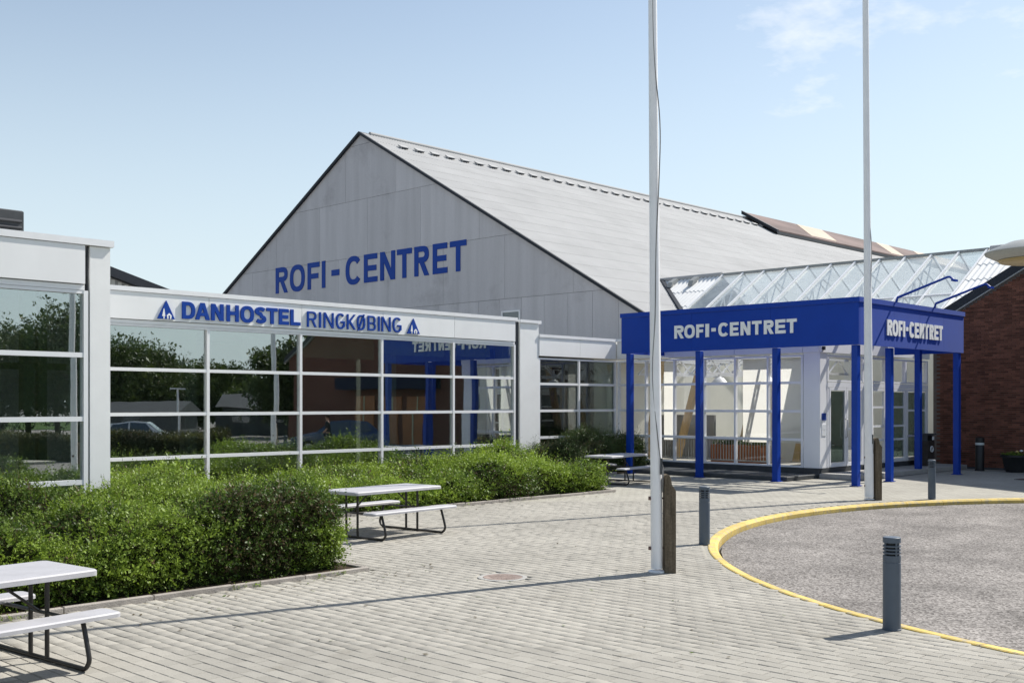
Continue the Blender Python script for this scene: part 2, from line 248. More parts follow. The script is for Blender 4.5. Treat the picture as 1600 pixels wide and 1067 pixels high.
# ------------------------------------------------------------------ mesh helpers
class MB:
    """Collects boxes, tubes, lathes and polygons in a local frame: a = along, n = outwards, z = up."""
    def __init__(s, O=(0, 0, 0), A=(1, 0), N=(0, 1)):
        s.v = []; s.f = []; s.O = Vector(O); s.A = Vector((A[0], A[1], 0)); s.N = Vector((N[0], N[1], 0))
    def P(s, a, n, z): return s.O + s.A * a + s.N * n + Vector((0, 0, z))
    def pts(s, L):
        k = len(s.v); s.v += [tuple(s.P(*p)) for p in L]; return k
    def box(s, a0, a1, n0, n1, z0, z1):
        k = s.pts([(a0, n0, z0), (a1, n0, z0), (a1, n1, z0), (a0, n1, z0), (a0, n0, z1), (a1, n0, z1), (a1, n1, z1), (a0, n1, z1)])
        s.f += [tuple(k + i for i in q) for q in ((0, 3, 2, 1), (4, 5, 6, 7), (0, 1, 5, 4), (1, 2, 6, 5), (2, 3, 7, 6), (3, 0, 4, 7))]
        return s
    def bevel_box(s, a0, a1, n0, n1, z0, z1, r):
        # chamfered top edge
        k = s.pts([(a0, n0, z0), (a1, n0, z0), (a1, n1, z0), (a0, n1, z0), (a0, n0, z1 - r), (a1, n0, z1 - r), (a1, n1, z1 - r), (a0, n1, z1 - r),
                   (a0 + r, n0 + r, z1), (a1 - r, n0 + r, z1), (a1 - r, n1 - r, z1), (a0 + r, n1 - r, z1)])
        F = [(8, 9, 10, 11), (0, 3, 2, 1)]
        for i in range(4):
            j = (i + 1) % 4; F += [(i, j, 4 + j, 4 + i), (4 + i, 4 + j, 8 + j, 8 + i)]
        s.f += [tuple(k + i for i in q) for q in F]; return s
    def prism(s, poly, n0, n1):
        """polygon of (a, z) points extruded from n0 to n1"""
        m = len(poly); k = s.pts([(a, n0, z) for a, z in poly] + [(a, n1, z) for a, z in poly])
        s.f.append(tuple(k + i for i in range(m))); s.f.append(tuple(k + m + i for i in reversed(range(m))))
        for i in range(m):
            j = (i + 1) % m; s.f.append((k + i, k + m + i, k + m + j, k + j))
        return s
    def hull8(s, P8):
        k = len(s.v); s.v += [tuple(p) for p in P8]
        s.f += [tuple(k + i for i in q) for q in ((0, 3, 2, 1), (4, 5, 6, 7), (0, 1, 5, 4), (1, 2, 6, 5), (2, 3, 7, 6), (3, 0, 4, 7))]; return s
    def bar(s, p, q, w, h, up=(0, 0, 1)):
        """square bar from p to q (world or local points as given)"""
        p = Vector(p); q = Vector(q); d = (q - p).normalized(); side = d.cross(Vector(up))
        if side.length < 1e-4: side = d.cross(Vector((1, 0, 0)))
        side.normalize(); u = side.cross(d).normalized()
        P8 = []
        for e in (p, q):
            P8 += [e - side * w / 2 - u * h / 2, e + side * w / 2 - u * h / 2, e + side * w / 2 + u * h / 2, e - side * w / 2 + u * h / 2]
        return s.hull8(P8)
    def tube(s, pts, r, seg=10, caps=True):
        pts = [Vector(p) for p in pts]; n = len(pts); rr = r if isinstance(r, (list, tuple)) else [r] * n
        prev = None; rings = []
        for i, p in enumerate(pts):
            t = (pts[min(i + 1, n - 1)] - pts[max(i - 1, 0)]).normalized()
            if prev is None:
                x = t.cross(Vector((0, 0, 1)))
                if x.length < 1e-3: x = t.cross(Vector((1, 0, 0)))
            else: x = prev - t * prev.dot(t)
            x.normalize(); prev = x; y = t.cross(x)
            k = len(s.v); rings.append(k)
            for j in range(seg):
                a = 2 * math.pi * j / seg; s.v.append(tuple(p + (x * math.cos(a) + y * math.sin(a)) * rr[i]))
        for a, b in zip(rings, rings[1:]):
            for j in range(seg):
                k = (j + 1) % seg; s.f.append((a + j, a + k, b + k, b + j))
        if caps: s.f.append(tuple(rings[0] + j for j in reversed(range(seg)))); s.f.append(tuple(rings[-1] + j for j in range(seg)))
        return s
    def lathe(s, prof, c=(0, 0, 0), seg=24):
        k0 = len(s.v)
        for r, z in prof:
            for j in range(seg):
                a = 2 * math.pi * j / seg; s.v.append((c[0] + r * math.cos(a), c[1] + r * math.sin(a), c[2] + z))
        for i in range(len(prof) - 1):
            for j in range(seg):
                k = (j + 1) % seg; a = k0 + i * seg; b = a + seg; s.f.append((a + j, a + k, b + k, b + j))
        s.f.append(tuple(k0 + j for j in reversed(range(seg)))); s.f.append(tuple(k0 + (len(prof) - 1) * seg + j for j in range(seg)))
        return s
    def mesh(s, name, mat):
        me = bpy.data.meshes.new(name); me.from_pydata(s.v, [], s.f); me.materials.append(MATS[mat]); me.update(); return me
    def build(s, name, mat, parent=None, smooth=False, bevel=0.0):
        me = s.mesh(name, mat); o = bpy.data.objects.new(name, me); C.objects.link(o)
        if parent is not None: o.parent = parent
        bm = bmesh.new(); bm.from_mesh(me); bmesh.ops.recalc_face_normals(bm, faces=bm.faces); bm.to_mesh(me); bm.free()
        if smooth:
            me.polygons.foreach_set('use_smooth', [True] * len(me.polygons)); me.update()
            if smooth is not True: me.set_sharp_from_angle(angle=R(smooth))
        if bevel:
            bv = o.modifiers.new('bevel', 'BEVEL'); bv.width = bevel; bv.segments = 2; bv.limit_method = 'ANGLE'
        return o
def thing(name, label, cat, group=None, loc=(0, 0, 0), rz=0.0):
    o = bpy.data.objects.new(name, None); C.objects.link(o); o.empty_display_size = 0.2
    o.location = loc; o.rotation_euler = (0, 0, rz); o['label'] = label; o['category'] = cat
    if group: o['group'] = group
    return o
def structure(o): o['kind'] = 'structure'; return o
def stuff(o): o['kind'] = 'stuff'; return o
def dup_tree(o, parent=None):
    c = o.copy(); C.objects.link(c); c.parent = parent
    for ch in list(o.children): dup_tree(ch, c)
    return c
def quad_mesh(name, verts, nq, mat, attr=None):
    """mesh of nq loose quads from a (nq*4, 3) array"""
    me = bpy.data.meshes.new(name); me.vertices.add(nq * 4); me.loops.add(nq * 4); me.polygons.add(nq)
    me.vertices.foreach_set('co', np.ascontiguousarray(verts, dtype=np.float32).ravel())
    me.loops.foreach_set('vertex_index', np.arange(nq * 4, dtype=np.int32))
    me.polygons.foreach_set('loop_start', np.arange(0, nq * 4, 4, dtype=np.int32))
    me.update(calc_edges=True)
    if attr is not None:
        a = me.attributes.new('v', 'FLOAT', 'POINT'); a.data.foreach_set('value', np.ascontiguousarray(attr, dtype=np.float32))
    me.materials.append(MATS[mat]); return me

# ------------------------------------------------------------------ the ground
CC = Vector((19.2, 0.96)); CR = 9.77                     # turning circle
o = MB().box(-500, 700, -500, 700, -0.5, -0.16).build('ground', 'asphalt_far'); structure(o)
g = MB(); N_ = 96
g.v = [(CC.x, CC.y, -0.10)] + [(CC.x + (CR - 0.02) * math.cos(2 * math.pi * i / N_), CC.y + (CR - 0.02) * math.sin(2 * math.pi * i / N_), -0.10) for i in range(N_)]
g.f = [(0, 1 + i, 1 + (i + 1) % N_) for i in range(N_)]
structure(g.build('asphalt_road', 'asphalt'))
structure(MB().box(2, 60, -70, -6.5, -0.15, -0.13).build('car_park', 'asphalt'))
lawn = MB().box(-120, 150, -140, -72, -0.15, -0.10); structure(lawn.build('lawn', 'grass'))
# paving sheet round the circle (the sheet carries the pavers and shows as far paving)
p = MB(); A0, A1, NA = R(-20), R(262), 140
for i in range(NA + 1):
    a = A0 + (A1 - A0) * i / NA; ca, sa = math.cos(a), math.sin(a)
    rr = 60.0
    for r_, z in ((9.94, -0.15), (9.94, -0.012), (rr, -0.012)):
        p.v.append((CC.x + r_ * ca, CC.y + r_ * sa, z))
for i in range(NA):
    k = 3 * i; p.f += [(k, k + 3, k + 4, k + 1), (k + 1, k + 4, k + 5, k + 2)]
paving = structure(p.build('paving', 'paving_sheet'))
# joint sand under the built pavers
def cam_px(x, y):
    c, s = math.cos(CAM_YAW), math.sin(CAM_YAW)
    d = x * c + y * s; r = x * s - y * c
    return d, r / np.maximum(d, 0.1)
PW, PL = 0.14, 0.21
ii, jj = np.meshgrid(np.arange(-20, 260), np.arange(-40, 130), indexing='ij')
px = (ii + 0.5) * PW; py = (jj + 0.5) * PL + (ii % 2) * PL / 2
d_, t_ = cam_px(px, py)
ok = (d_ > 4.5) & (np.abs(t_) < 0.62) & (px + py < 33.2)
ok &= np.hypot(px - CC.x, py - CC.y) > 10.0
ok &= ~((px < 8.62) & (py > 10.82)) & ~((px < 20.42) & (py > 16.36)) & (py < 21.5)
ok &= ~((px > 25.85) & (px < 26.15) & (py > 12.8))
ok &= np.hypot(px - 9.42, py - 9.31) > 0.31              # round the manhole
PX, PY = px[ok], py[ok]
b = 0.005; hw, hl = PW / 2 - 0.0022, PL / 2 - 0.0022
base = np.array([(-hw, -hl, -0.03), (hw, -hl, -0.03), (hw, hl, -0.03), (-hw, hl, -0.03), (-hw, -hl, -b), (hw, -hl, -b), (hw, hl, -b), (-hw, hl, -b),
                 (-hw + b, -hl + b, 0), (hw - b, -hl + b, 0), (hw - b, hl - b, 0), (-hw + b, hl - b, 0)])
qf = [(8, 9, 10, 11)]
for i in range(4):
    j = (i + 1) % 4; qf += [(i, j, 4 + j, 4 + i), (4 + i, 4 + j, 8 + j, 8 + i)]
qf = np.array(qf)
dd, tt = cam_px(PX, PY)
vis = (np.abs(tt) < 0.455) & (dd > 8.25)
order = np.argsort(np.where(vis, dd, 1e9)); near = order[:300]; rest = order[300:]
pm = bpy.data.meshes.new('paver'); pm.from_pydata([tuple(q) for q in base], [], [tuple(q) for q in qf]); pm.materials.append(MATS['paver'])
for k in near:
    po = bpy.data.objects.new('paver', pm); C.objects.link(po); po.parent = paving
    po.location = (PX[k], PY[k], random.uniform(-0.0015, 0.0025)); po.rotation_euler = (random.gauss(0, 0.006), random.gauss(0, 0.006), random.gauss(0, 0.006))
n = len(rest); zj = np.random.uniform(-0.002, 0.0025, n)
V = base[None] + np.stack([PX[rest], PY[rest], zj], 1)[:, None, :]
tl = np.random.normal(0, 0.010, (n, 2)); V[:, :, 2] += base[None, :, 0] * tl[:, :1] + base[None, :, 1] * tl[:, 1:]
F = (qf[None] + (np.arange(n) * 12)[:, None, None]).reshape(-1)
me = bpy.data.meshes.new('paver_field'); me.vertices.add(n * 12); me.loops.add(len(F)); me.polygons.add(len(F) // 4)
me.vertices.foreach_set('co', V.astype(np.float32).ravel()); me.loops.foreach_set('vertex_index', F.astype(np.int32))
me.polygons.foreach_set('loop_start', np.arange(0, len(F), 4, dtype=np.int32)); me.update(calc_edges=True); me.materials.append(MATS['paver'])
po = bpy.data.objects.new('paver_field', me); C.objects.link(po); po.parent = paving; stuff(po)

# yellow kerb stones round the circle
kerb = thing('kerb', 'yellow painted kerb curving round the turning circle', 'kerb', loc=(CC.x, CC.y, 0)); kerb['kind'] = 'structure'; del kerb['category']
da = 1.0 / CR; a = R(-12); ks = None
while a < R(232):
    m = MB(); S = 5
    for q in range(S + 1):
        t = a + 0.004 / CR + (da - 0.008 / CR) * q / S; ca, sa = math.cos(t), math.sin(t)
        for r_, z in ((9.80, -0.15), (9.80, -0.035), (9.835, 0.0), (9.93, 0.004), (9.945, -0.004), (9.945, -0.15)):
            m.v.append((r_ * ca, r_ * sa, z))
    for q in range(S):
        for e in range(5): m.f.append((q * 6 + e, q * 6 + 6 + e, q * 6 + 7 + e, q * 6 + 1 + e))
    m.f += [tuple(range(6)), tuple(S * 6 + e for e in reversed(range(6)))]
    m.build('kerb_stone', 'kerb_yellow', kerb); a += da

# planting bed with its concrete edging
bed = MB(); bed.box(-6, 8.55, 10.98, 16.6, -0.02, 0.02); bed.box(8.56, 20.35, 16.5, 22.4, -0.02, 0.02); bed.box(20.36, 28.0, 20.6, 22.4, -0.02, 0.02)
structure(bed.build('planting_bed', 'soil'))
edg = thing('bed_edging', 'low concrete edging along the planting bed', 'edging', loc=(0, 0, 0)); edg['kind'] = 'structure'; del edg['category']
def edging(p0, p1):
    p0, p1 = Vector(p0), Vector(p1); L = (p1 - p0).length; n = max(1, round(L)); A = (p1 - p0) / L
    for i in range(n):
        m = MB((p0.x, p0.y, 0), (A.x, A.y), (-A.y, A.x)); m.bevel_box(L * i / n + 0.006, L * (i + 1) / n - 0.006, -0.035, 0.035, -0.02, 0.05 + random.uniform(-0.006, 0.008), 0.008)
        m.build('edging_stone', 'edging_concrete', edg)
edging((-4, 10.9), (8.62, 10.9)); edging((8.6, 10.95), (8.6, 16.35)); edging((8.6, 16.42), (20.42, 16.42)); edging((20.4, 16.47), (20.4, 20.5)); edging((20.42, 20.53), (25.6, 20.53))

# ------------------------------------------------------------------ letters
def glyph(ch, w, t):
    """strokes of a sans capital, height 1, width w, stroke t -> list of quads in (x, y)"""
    Q = []
    def rect(x0, y0, x1, y1): Q.append([(x0, y0), (x1, y0), (x1, y1), (x0, y1)])
    def dia(x0, y0, x1, y1, k=1.1): Q.append([(x0, y0), (x0 + t * k, y0), (x1 + t * k, y1), (x1, y1)])
    def arc(cx, cy, rx, ry, a0, a1, n=14, e=2.4, ty=0.92):
        def pt(a, rx, ry):
            c, s = math.cos(a), math.sin(a); return (cx + rx * math.copysign(abs(c) ** (2 / e), c), cy + ry * math.copysign(abs(s) ** (2 / e), s))
        for i in range(n):
            b0 = a0 + (a1 - a0) * i / n; b1 = a0 + (a1 - a0) * (i + 1) / n
            Q.append([pt(b0, rx, ry), pt(b1, rx, ry), pt(b1, rx - t, ry - t * ty), pt(b0, rx - t, ry - t * ty)])
    h = t * 0.92
    if ch == 'I': rect(0, 0, w, 1)
    elif ch == '-': rect(0, 0.40, w, 0.40 + h * 1.15)
    elif ch == 'L': rect(0, 0, t, 1); rect(t, 0, w, h)
    elif ch == 'E':
        rect(0, 0, t, 1); rect(t, 0, w, h); rect(t, 1 - h, w * 0.98, 1); rect(t, 0.5 - h / 2, w * 0.92, 0.5 + h / 2)
    elif ch == 'F': rect(0, 0, t, 1); rect(t, 1 - h, w, 1); rect(t, 0.49 - h / 2, w * 0.9, 0.49 + h / 2)
    elif ch == 'T': rect(0, 1 - h, w, 1); rect(w / 2 - t / 2, 0, w / 2 + t / 2, 1 - h)
    elif ch == 'H': rect(0, 0, t, 1); rect(w - t, 0, w, 1); rect(t, 0.5 - h / 2, w - t, 0.5 + h / 2)
    elif ch == 'N': rect(0, 0, t, 1); rect(w - t, 0, w, 1); Q.append([(w - t * 1.12, 0), (w, 0), (t * 1.12, 1), (0, 1)])
    elif ch == 'A':
        m = w / 2; Q.append([(0, 0), (t * 1.08, 0), (m + t * 0.35, 1), (m - t * 0.6, 1)]); Q.append([(w - t * 1.08, 0), (w, 0), (m + t * 0.6, 1), (m - t * 0.35, 1)]); rect(w * 0.24, 0.22, w * 0.76, 0.22 + h * 0.9)
    elif ch == 'K':
        rect(0, 0, t, 1); Q.append([(t, 0.34), (t, 0.34 + t * 1.5), (w - t * 1.1, 1), (w, 1)]); Q.append([(w - t * 1.15, 0), (w, 0), (t * 2.0, 0.62), (t * 1.1, 0.52)])
    elif ch in 'O0': arc(w / 2, 0.5, w / 2, 0.515, 0, 2 * math.pi, 32)
    elif ch == 'Q':     # O with a stroke through it
        arc(w / 2, 0.5, w / 2, 0.51, 0, 2 * math.pi, 32); Q.append([(w * 0.04, -0.05), (w * 0.04 + t * 1.0, -0.05), (w * 0.96, 1.05), (w * 0.96 - t * 1.0, 1.05)])
    elif ch == 'C': arc(w / 2, 0.5, w / 2, 0.515, R(38), R(322), 28)
    elif ch == 'G': arc(w / 2, 0.5, w / 2, 0.515, R(42), R(330), 28); rect(w - t, 0.14, w, 0.5); rect(w * 0.52, 0.5 - h, w - t, 0.5)
    elif ch == 'D': rect(0, 0, t, 1); rect(t, 0, w * 0.45, h); rect(t, 1 - h, w * 0.45, 1); arc(w * 0.45, 0.5, w * 0.55, 0.5, -math.pi / 2, math.pi / 2, 16)
    elif ch in 'RBP':
        lo = 0.44
        rect(0, 0, t, 1); rect(t, 1 - h, w * 0.55, 1); rect(t, lo, w * 0.55, lo + h); arc(w * 0.55, (1 + lo) / 2, w * (0.41 if ch == 'B' else 0.43), (1 - lo) / 2, -math.pi / 2, math.pi / 2, 12)
        if ch == 'R': Q.append([(w - t * 1.15, 0), (w, 0), (w * 0.66, lo + 0.01), (w * 0.66 - t * 1.1, lo + 0.01)])
        if ch == 'B': rect(t, 0, w * 0.5, h); arc(w * 0.5, (lo + h) / 2, w * 0.5, (lo + h) / 2, -math.pi / 2, math.pi / 2, 12)
    elif ch == 'S':
        P_ = []
        for i in range(13): a = R(30 + 240 * i / 12); P_.append((w / 2 + (w / 2 - t / 2) * math.cos(a), 0.74 + (0.26 - h / 2) * math.sin(a)))
        for i in range(1, 13): a = R(90 - 240 * i / 12); P_.append((w / 2 + (w / 2 - t / 2) * math.cos(a), 0.26 + (0.26 - h / 2) * math.sin(a)))
        for i in range(len(P_)):
            pass
        L_ = []
        for i, q in enumerate(P_):
            a = P_[max(0, i - 1)]; c = P_[min(len(P_) - 1, i + 1)]; dx, dy = c[0] - a[0], c[1] - a[1]; l = math.hypot(dx, dy) or 1
            L_.append(((q[0] - dy / l * t / 2, q[1] + dx / l * t / 2), (q[0] + dy / l * t / 2, q[1] - dx / l * t / 2)))
        for i in range(len(L_) - 1): Q.append([L_[i][0], L_[i + 1][0], L_[i + 1][1], L_[i][1]])
    return Q
def letters(parent, O, A, N, items, z0, H, t, depth, standoff, mat):
    """items: (character, start, end) measured along A from O; t = stroke width relative to the cap height"""
    for ch, a0, a1 in items:
        w = (a1 - a0) / H; m = MB(O, A, N)
        for i, q in enumerate(glyph(ch, w, t if ch != 'I' else w)):
            e = 0.0004 * (i % 3)
            m.prism([(a0 + x * H, z0 + y * H) for x, y in q], standoff, standoff + depth + e)
        m.build('letter', mat, parent)

# ------------------------------------------------------------------ glazed walls
def glazing(parent, O, A, N, cuts, levels, gmat, fw=0.07, fd=0.11, tilt=0.0012, low=0.0, winlabel=None):
    """cuts: positions of the mullions along A; levels: heights of sill, transoms and head. Every bay is a window with its panes."""
    for k, a in enumerate(cuts):
        MB(O, A, N).box(a - fw / 2, a + fw / 2, -fd + 0.01, 0.012, levels[0], levels[-1] + 0.02).build('mullion', 'white_frame', parent)
    for a0, a1 in zip(cuts, cuts[1:]):
        m = MB(O, A, N); x0, x1 = a0 + fw / 2, a1 - fw / 2
        m.box(x0, x1, -fd + 0.02, 0.004, levels[0], levels[0] + 0.05)
        w = m.build('window', 'white_frame', parent)
        for z in levels[1:-1]: MB(O, A, N).box(x0, x1, -fd + 0.02, 0.006, z - 0.037, z + 0.037).build('transom', 'white_frame', w)
        MB(O, A, N).box(x0, x1, -fd + 0.02, 0.004, levels[-1] - 0.03, levels[-1] + 0.02).build('head', 'white_frame', w)
        for i, (z0, z1) in enumerate(zip(levels, levels[1:])):
            lo = z0 + (0.05 if i == 0 else 0.037); hi = z1 - (0.03 if i == len(levels) - 2 else 0.037)
            g = MB(O, A, N); e0, e1, e2 = (random.gauss(0, tilt) for _ in range(3)); wd = (x1 - x0); ht = hi - lo
            k = g.pts([(x0 + 0.001, -0.064 + e0 * wd, lo + 0.001), (x1 - 0.001, -0.064 - e0 * wd, lo + 0.001), (x1 - 0.001, -0.064 - e0 * wd + e1 * ht, hi - 0.001), (x0 + 0.001, -0.064 + e0 * wd + e1 * ht, hi - 0.001)])
            k = g.pts([(x0 + 0.001, -0.052 + e0 * wd, lo + 0.001), (x1 - 0.001, -0.052 - e0 * wd, lo + 0.001), (x1 - 0.001, -0.052 - e0 * wd + e1 * ht, hi - 0.001), (x0 + 0.001, -0.052 + e0 * wd + e1 * ht, hi - 0.001)])
            g.f = [(0, 1, 2, 3), (7, 6, 5, 4), (0, 4, 5, 1), (1, 5, 6, 2), (2, 6, 7, 3), (3, 7, 4, 0)]
            g.build('pane', gmat, w)
def fascia(parent, O, A, N, cuts, z0, z1, mat='white_panel', gap=0.006):
    for a0, a1 in zip(cuts, cuts[1:]):
        MB(O, A, N).box(a0 + gap, a1 - gap, -0.06, 0.042, z0, z1).build('fascia_panel', mat, parent)
FX, FNY = (1, 0), (0, -1)        # a wall that runs along X and faces the camera side (-Y)
YW = 22.5; YL = 16.43
wing = thing('hostel_wing', 'long white flat-roofed wing with large dark windows and blue hostel lettering', 'building', loc=(14, 22.5, 0))
wing.location = (0, 0, 0)
LV = [0.03, 0.89, 1.86, 2.84, 3.81]
# near section, left of the picture
cl = [7.50 - 2.6 * i for i in range(6)][::-1]
glazing(wing, (0, YL, 0), FX, FNY, cl, LV, 'glass_solar')
fascia(wing, (0, YL, 0), FX, FNY, [cl[0], cl[3], cl[5] - 0.02], 3.93, 4.52)
MB((0, YL, 0), FX, FNY).box(cl[0], 7.48, -0.09, 0.008, 3.835, 3.915).build('window_head', 'white_frame', wing)
MB((0, YL, 0), FX, FNY).box(7.562, 7.885, -0.3, 0.018, 0, 4.52).build('pillar', 'white_render', wing)
MB((0, YL, 0), FX, FNY).box(7.536, 7.5615, -0.1, -0.03, 0, 4.52).build('joint_strip', 'dark_grey', wing)
MB((0, YL, 0), FX, FNY).box(cl[0], 7.93, -0.3, 0.062, 4.53, 4.63).build('coping', 'white_metal', wing)
# main section
cm = [8.07, 10.6, 13.15, 15.70, 18.26, 20.82, 23.27]
glazing(wing, (0, YW, 0), FX, FNY, cm, LV, 'glass_solar')
fascia(wing, (0, YW, 0), FX, FNY, cm, 3.93, 4.52)
MB((0, YW, 0), FX, FNY).box(cm[0], 23.27, -0.09, 0.012, 3.835, 3.915).build('window_head', 'white_frame', wing)
MB((0, YW, 0), FX, FNY).box(7.95, 23.345, -0.3, 0.065, 4.53, 4.63).build('coping', 'white_metal', wing)
MB((0, YW, 0), FX, FNY).box(23.31, 23.488, -0.2, -0.04, 0, 4.52).build('joint_strip', 'dark_grey', wing)
MB((0, YW, 0), FX, FNY).box(23.49, 24.30, -0.4, 0.02, 0, 4.5).build('pillar', 'white_render', wing)
MB((0, YW, 0), FX, FNY).box(23.47, 24.38, -0.45, 0.066, 4.505, 4.59).build('coping', 'white_metal', wing)
# roof, walls and rooms behind the glass
MB().box(-5.8, 7.52, 16.75, 30, 3.95, 4.45).build('roof', 'fibre_cement_old', wing)
MB().box(7.53, 23.3, 22.85, 30, 3.95, 4.45).build('roof', 'fibre_cement_old', wing)
MB().box(7.57, 7.87, 16.75, 22.6, 0, 4.4).build('side_wall', 'white_render', wing)
MB().box(-5.8, 23.3, 29.6, 30.0, -0.1, 3.94).build('rear_wall', 'interior_wall', wing)
MB().box(23.0, 23.29, 22.75, 29.5, -0.1, 3.94).build('party_wall', 'interior_wall', wing)
MB().box(-5.8, 7.4, 16.6, 29.5, -0.1, 0.0).build('room_floor', 'interior_floor', wing)
MB().box(7.5, 22.95, 22.65, 29.5, -0.1, 0.0).build('room_floor', 'interior_floor', wing)
for (x, y, w, mt) in ((6.78, 16.86, 0.17, 'cream'), (7.02, 16.92, 0.13, 'cream'), (3.9, 16.9, 0.17, 'cream'), (1.2, 17.5, 0.3, 'cream'), (13.6, 24.2, 0.3, 'interior_wall'), (19.6, 23.9, 0.34, 'paper_white'), (16.6, 26.2, 0.3, 'interior_wall')):
    MB().box(x - w / 2, x + w / 2, y - w / 2, y + w / 2, 0.002, 3.945).build('inner_column', mt, wing)
MB().box(-5.7, 7.45, 17.0, 17.06, 2.62, 2.72).build('inner_rail', 'cream', wing)
for (x0, x1, y) in ((22.55, 22.9, 22.95),):
    m = MB()
    for i in range(7): m.box(x0 + i * 0.05, x0 + i * 0.05 + 0.048, y + (i % 2) * 0.03, y + 0.03 + (i % 2) * 0.03, 0.05, 3.7)
    m.build('curtain', 'curtain_blue', wing)
for (x0, x1) in ((10.7, 13.0), (15.8, 18.2), (18.35, 20.7), (20.9, 22.5)):
    MB().box(x0, x1, 22.75, 22.77, 3.3 + random.uniform(-0.1, 0.15), 3.8).build('roller_blind', 'cream', wing)
# wall letters and the two triangular emblems
DAN = [('D', 12.46, 12.78), ('A', 12.79, 13.15), ('N', 13.19, 13.51), ('H', 13.59, 13.91), ('O', 13.96, 14.32), ('S', 14.35, 14.66), ('T', 14.67, 14.98), ('E', 15.02, 15.30), ('L', 15.35, 15.64)]
RIN = [('R', 15.84, 16.12), ('I', 16.20, 16.255), ('N', 16.34, 16.64), ('G', 16.72, 16.99), ('K', 17.06, 17.33), ('Q', 17.38, 17.64), ('B', 17.73, 17.99), ('I', 18.07, 18.125), ('N', 18.19, 18.49), ('G', 18.57, 18.86)]
letters(wing, (0, YW, 0), FX, FNY, DAN, 4.0, 0.385, 0.23, 0.034, 0.048, 'letter_blue')
letters(wing, (0, YW, 0), FX, FNY, RIN, 3.985, 0.385, 0.125, 0.034, 0.048, 'letter_blue')
for a0, a1 in ((11.86, 12.28), (19.06, 19.50)):
    w = a1 - a0; m = MB((0, YW, 0), FX, FNY); m.prism([(a0, 3.97), (a1, 3.97), (a0 + w / 2, 4.38)], 0.048, 0.0825); e = m.build('emblem', 'letter_blue', wing)
    h = MB((0, YW, 0), FX, FNY); c = a0 + w * 0.66
    h.prism([(c - 0.045, 3.972), (c - 0.018, 3.972), (c - 0.018, 4.05), (c - 0.06, 4.05)], 0.0828, 0.0848); h.prism([(c + 0.018, 3.972), (c + 0.045, 3.972), (c + 0.06, 4.05), (c + 0.018, 4.05)], 0.0828, 0.0848)
    h.prism([(c - 0.062, 4.0505), (c + 0.062, 4.0505), (c, 4.105)], 0.0828, 0.085); h.build('house_mark', 'letter_white', e)
    q = MB((0, YW, 0), FX, FNY); c = a0 + w * 0.36
    q.prism([(c - 0.012, 3.972), (c + 0.012, 3.972), (c + 0.012, 4.03), (c - 0.012, 4.03)], 0.0828, 0.0848); q.prism([(c - 0.045, 4.0305), (c + 0.032, 4.0305), (c + 0.008, 4.20), (c - 0.008, 4.20)], 0.0828, 0.085)
    q.build('tree_mark', 'letter_white', e)

# ------------------------------------------------------------------ entrance building
ent = thing('entrance_building', 'low white glazed entrance building behind the blue canopy', 'building')
LE = [0.27, 1.06, 1.87, 2.69, 3.46]
XF, YD = 28.1, 15.22
glazing(ent, (0, YW, 0), FX, FNY, [24.34, 26.2, 28.02], LE, 'glass_dark')
fascia(ent, (0, YW, 0), FX, FNY, [24.31, 26.2, 28.0], 3.54, 4.09)
MB((0, YW, 0), FX, FNY).box(24.31, 27.98, -0.3, 0.065, 4.10, 4.19).build('coping', 'white_metal', ent)
MB((0, YW, 0), FX, FNY).box(24.31, 28.0, -0.2, -0.01, 0, 0.265).build('plinth', 'dark_grey', ent)
FY, FNX = (0, -1), (-1, 0)       # a wall that runs along Y and faces -X; measured from its left end
cy = [0.06, 1.17, 2.28, 3.39, 4.50, 5.61, 6.72]
glazing(ent, (XF, YW, 0), FY, FNX, cy, LE, 'glass_clear', fw=0.06)
fascia(ent, (XF, YW, 0), FY, FNX, [0.02, 2.28, 4.50, 6.76, 7.27], 3.54, 4.09)
MB((XF, YW, 0), FY, FNX).box(0.0, 7.40, -0.3, 0.12, 4.10, 4.19).build('coping', 'white_metal', ent)
MB((XF, YW, 0), FY, FNX).box(0.0, 7.28, -0.2, 0.05, 0, 0.265).build('plinth', 'dark_grey', ent)
MB((XF, YW, 0), FY, FNX).box(6.77, 7.27, -0.08, 0.0, 0.27, 3.535).build('corner_panel', 'white_panel', ent)
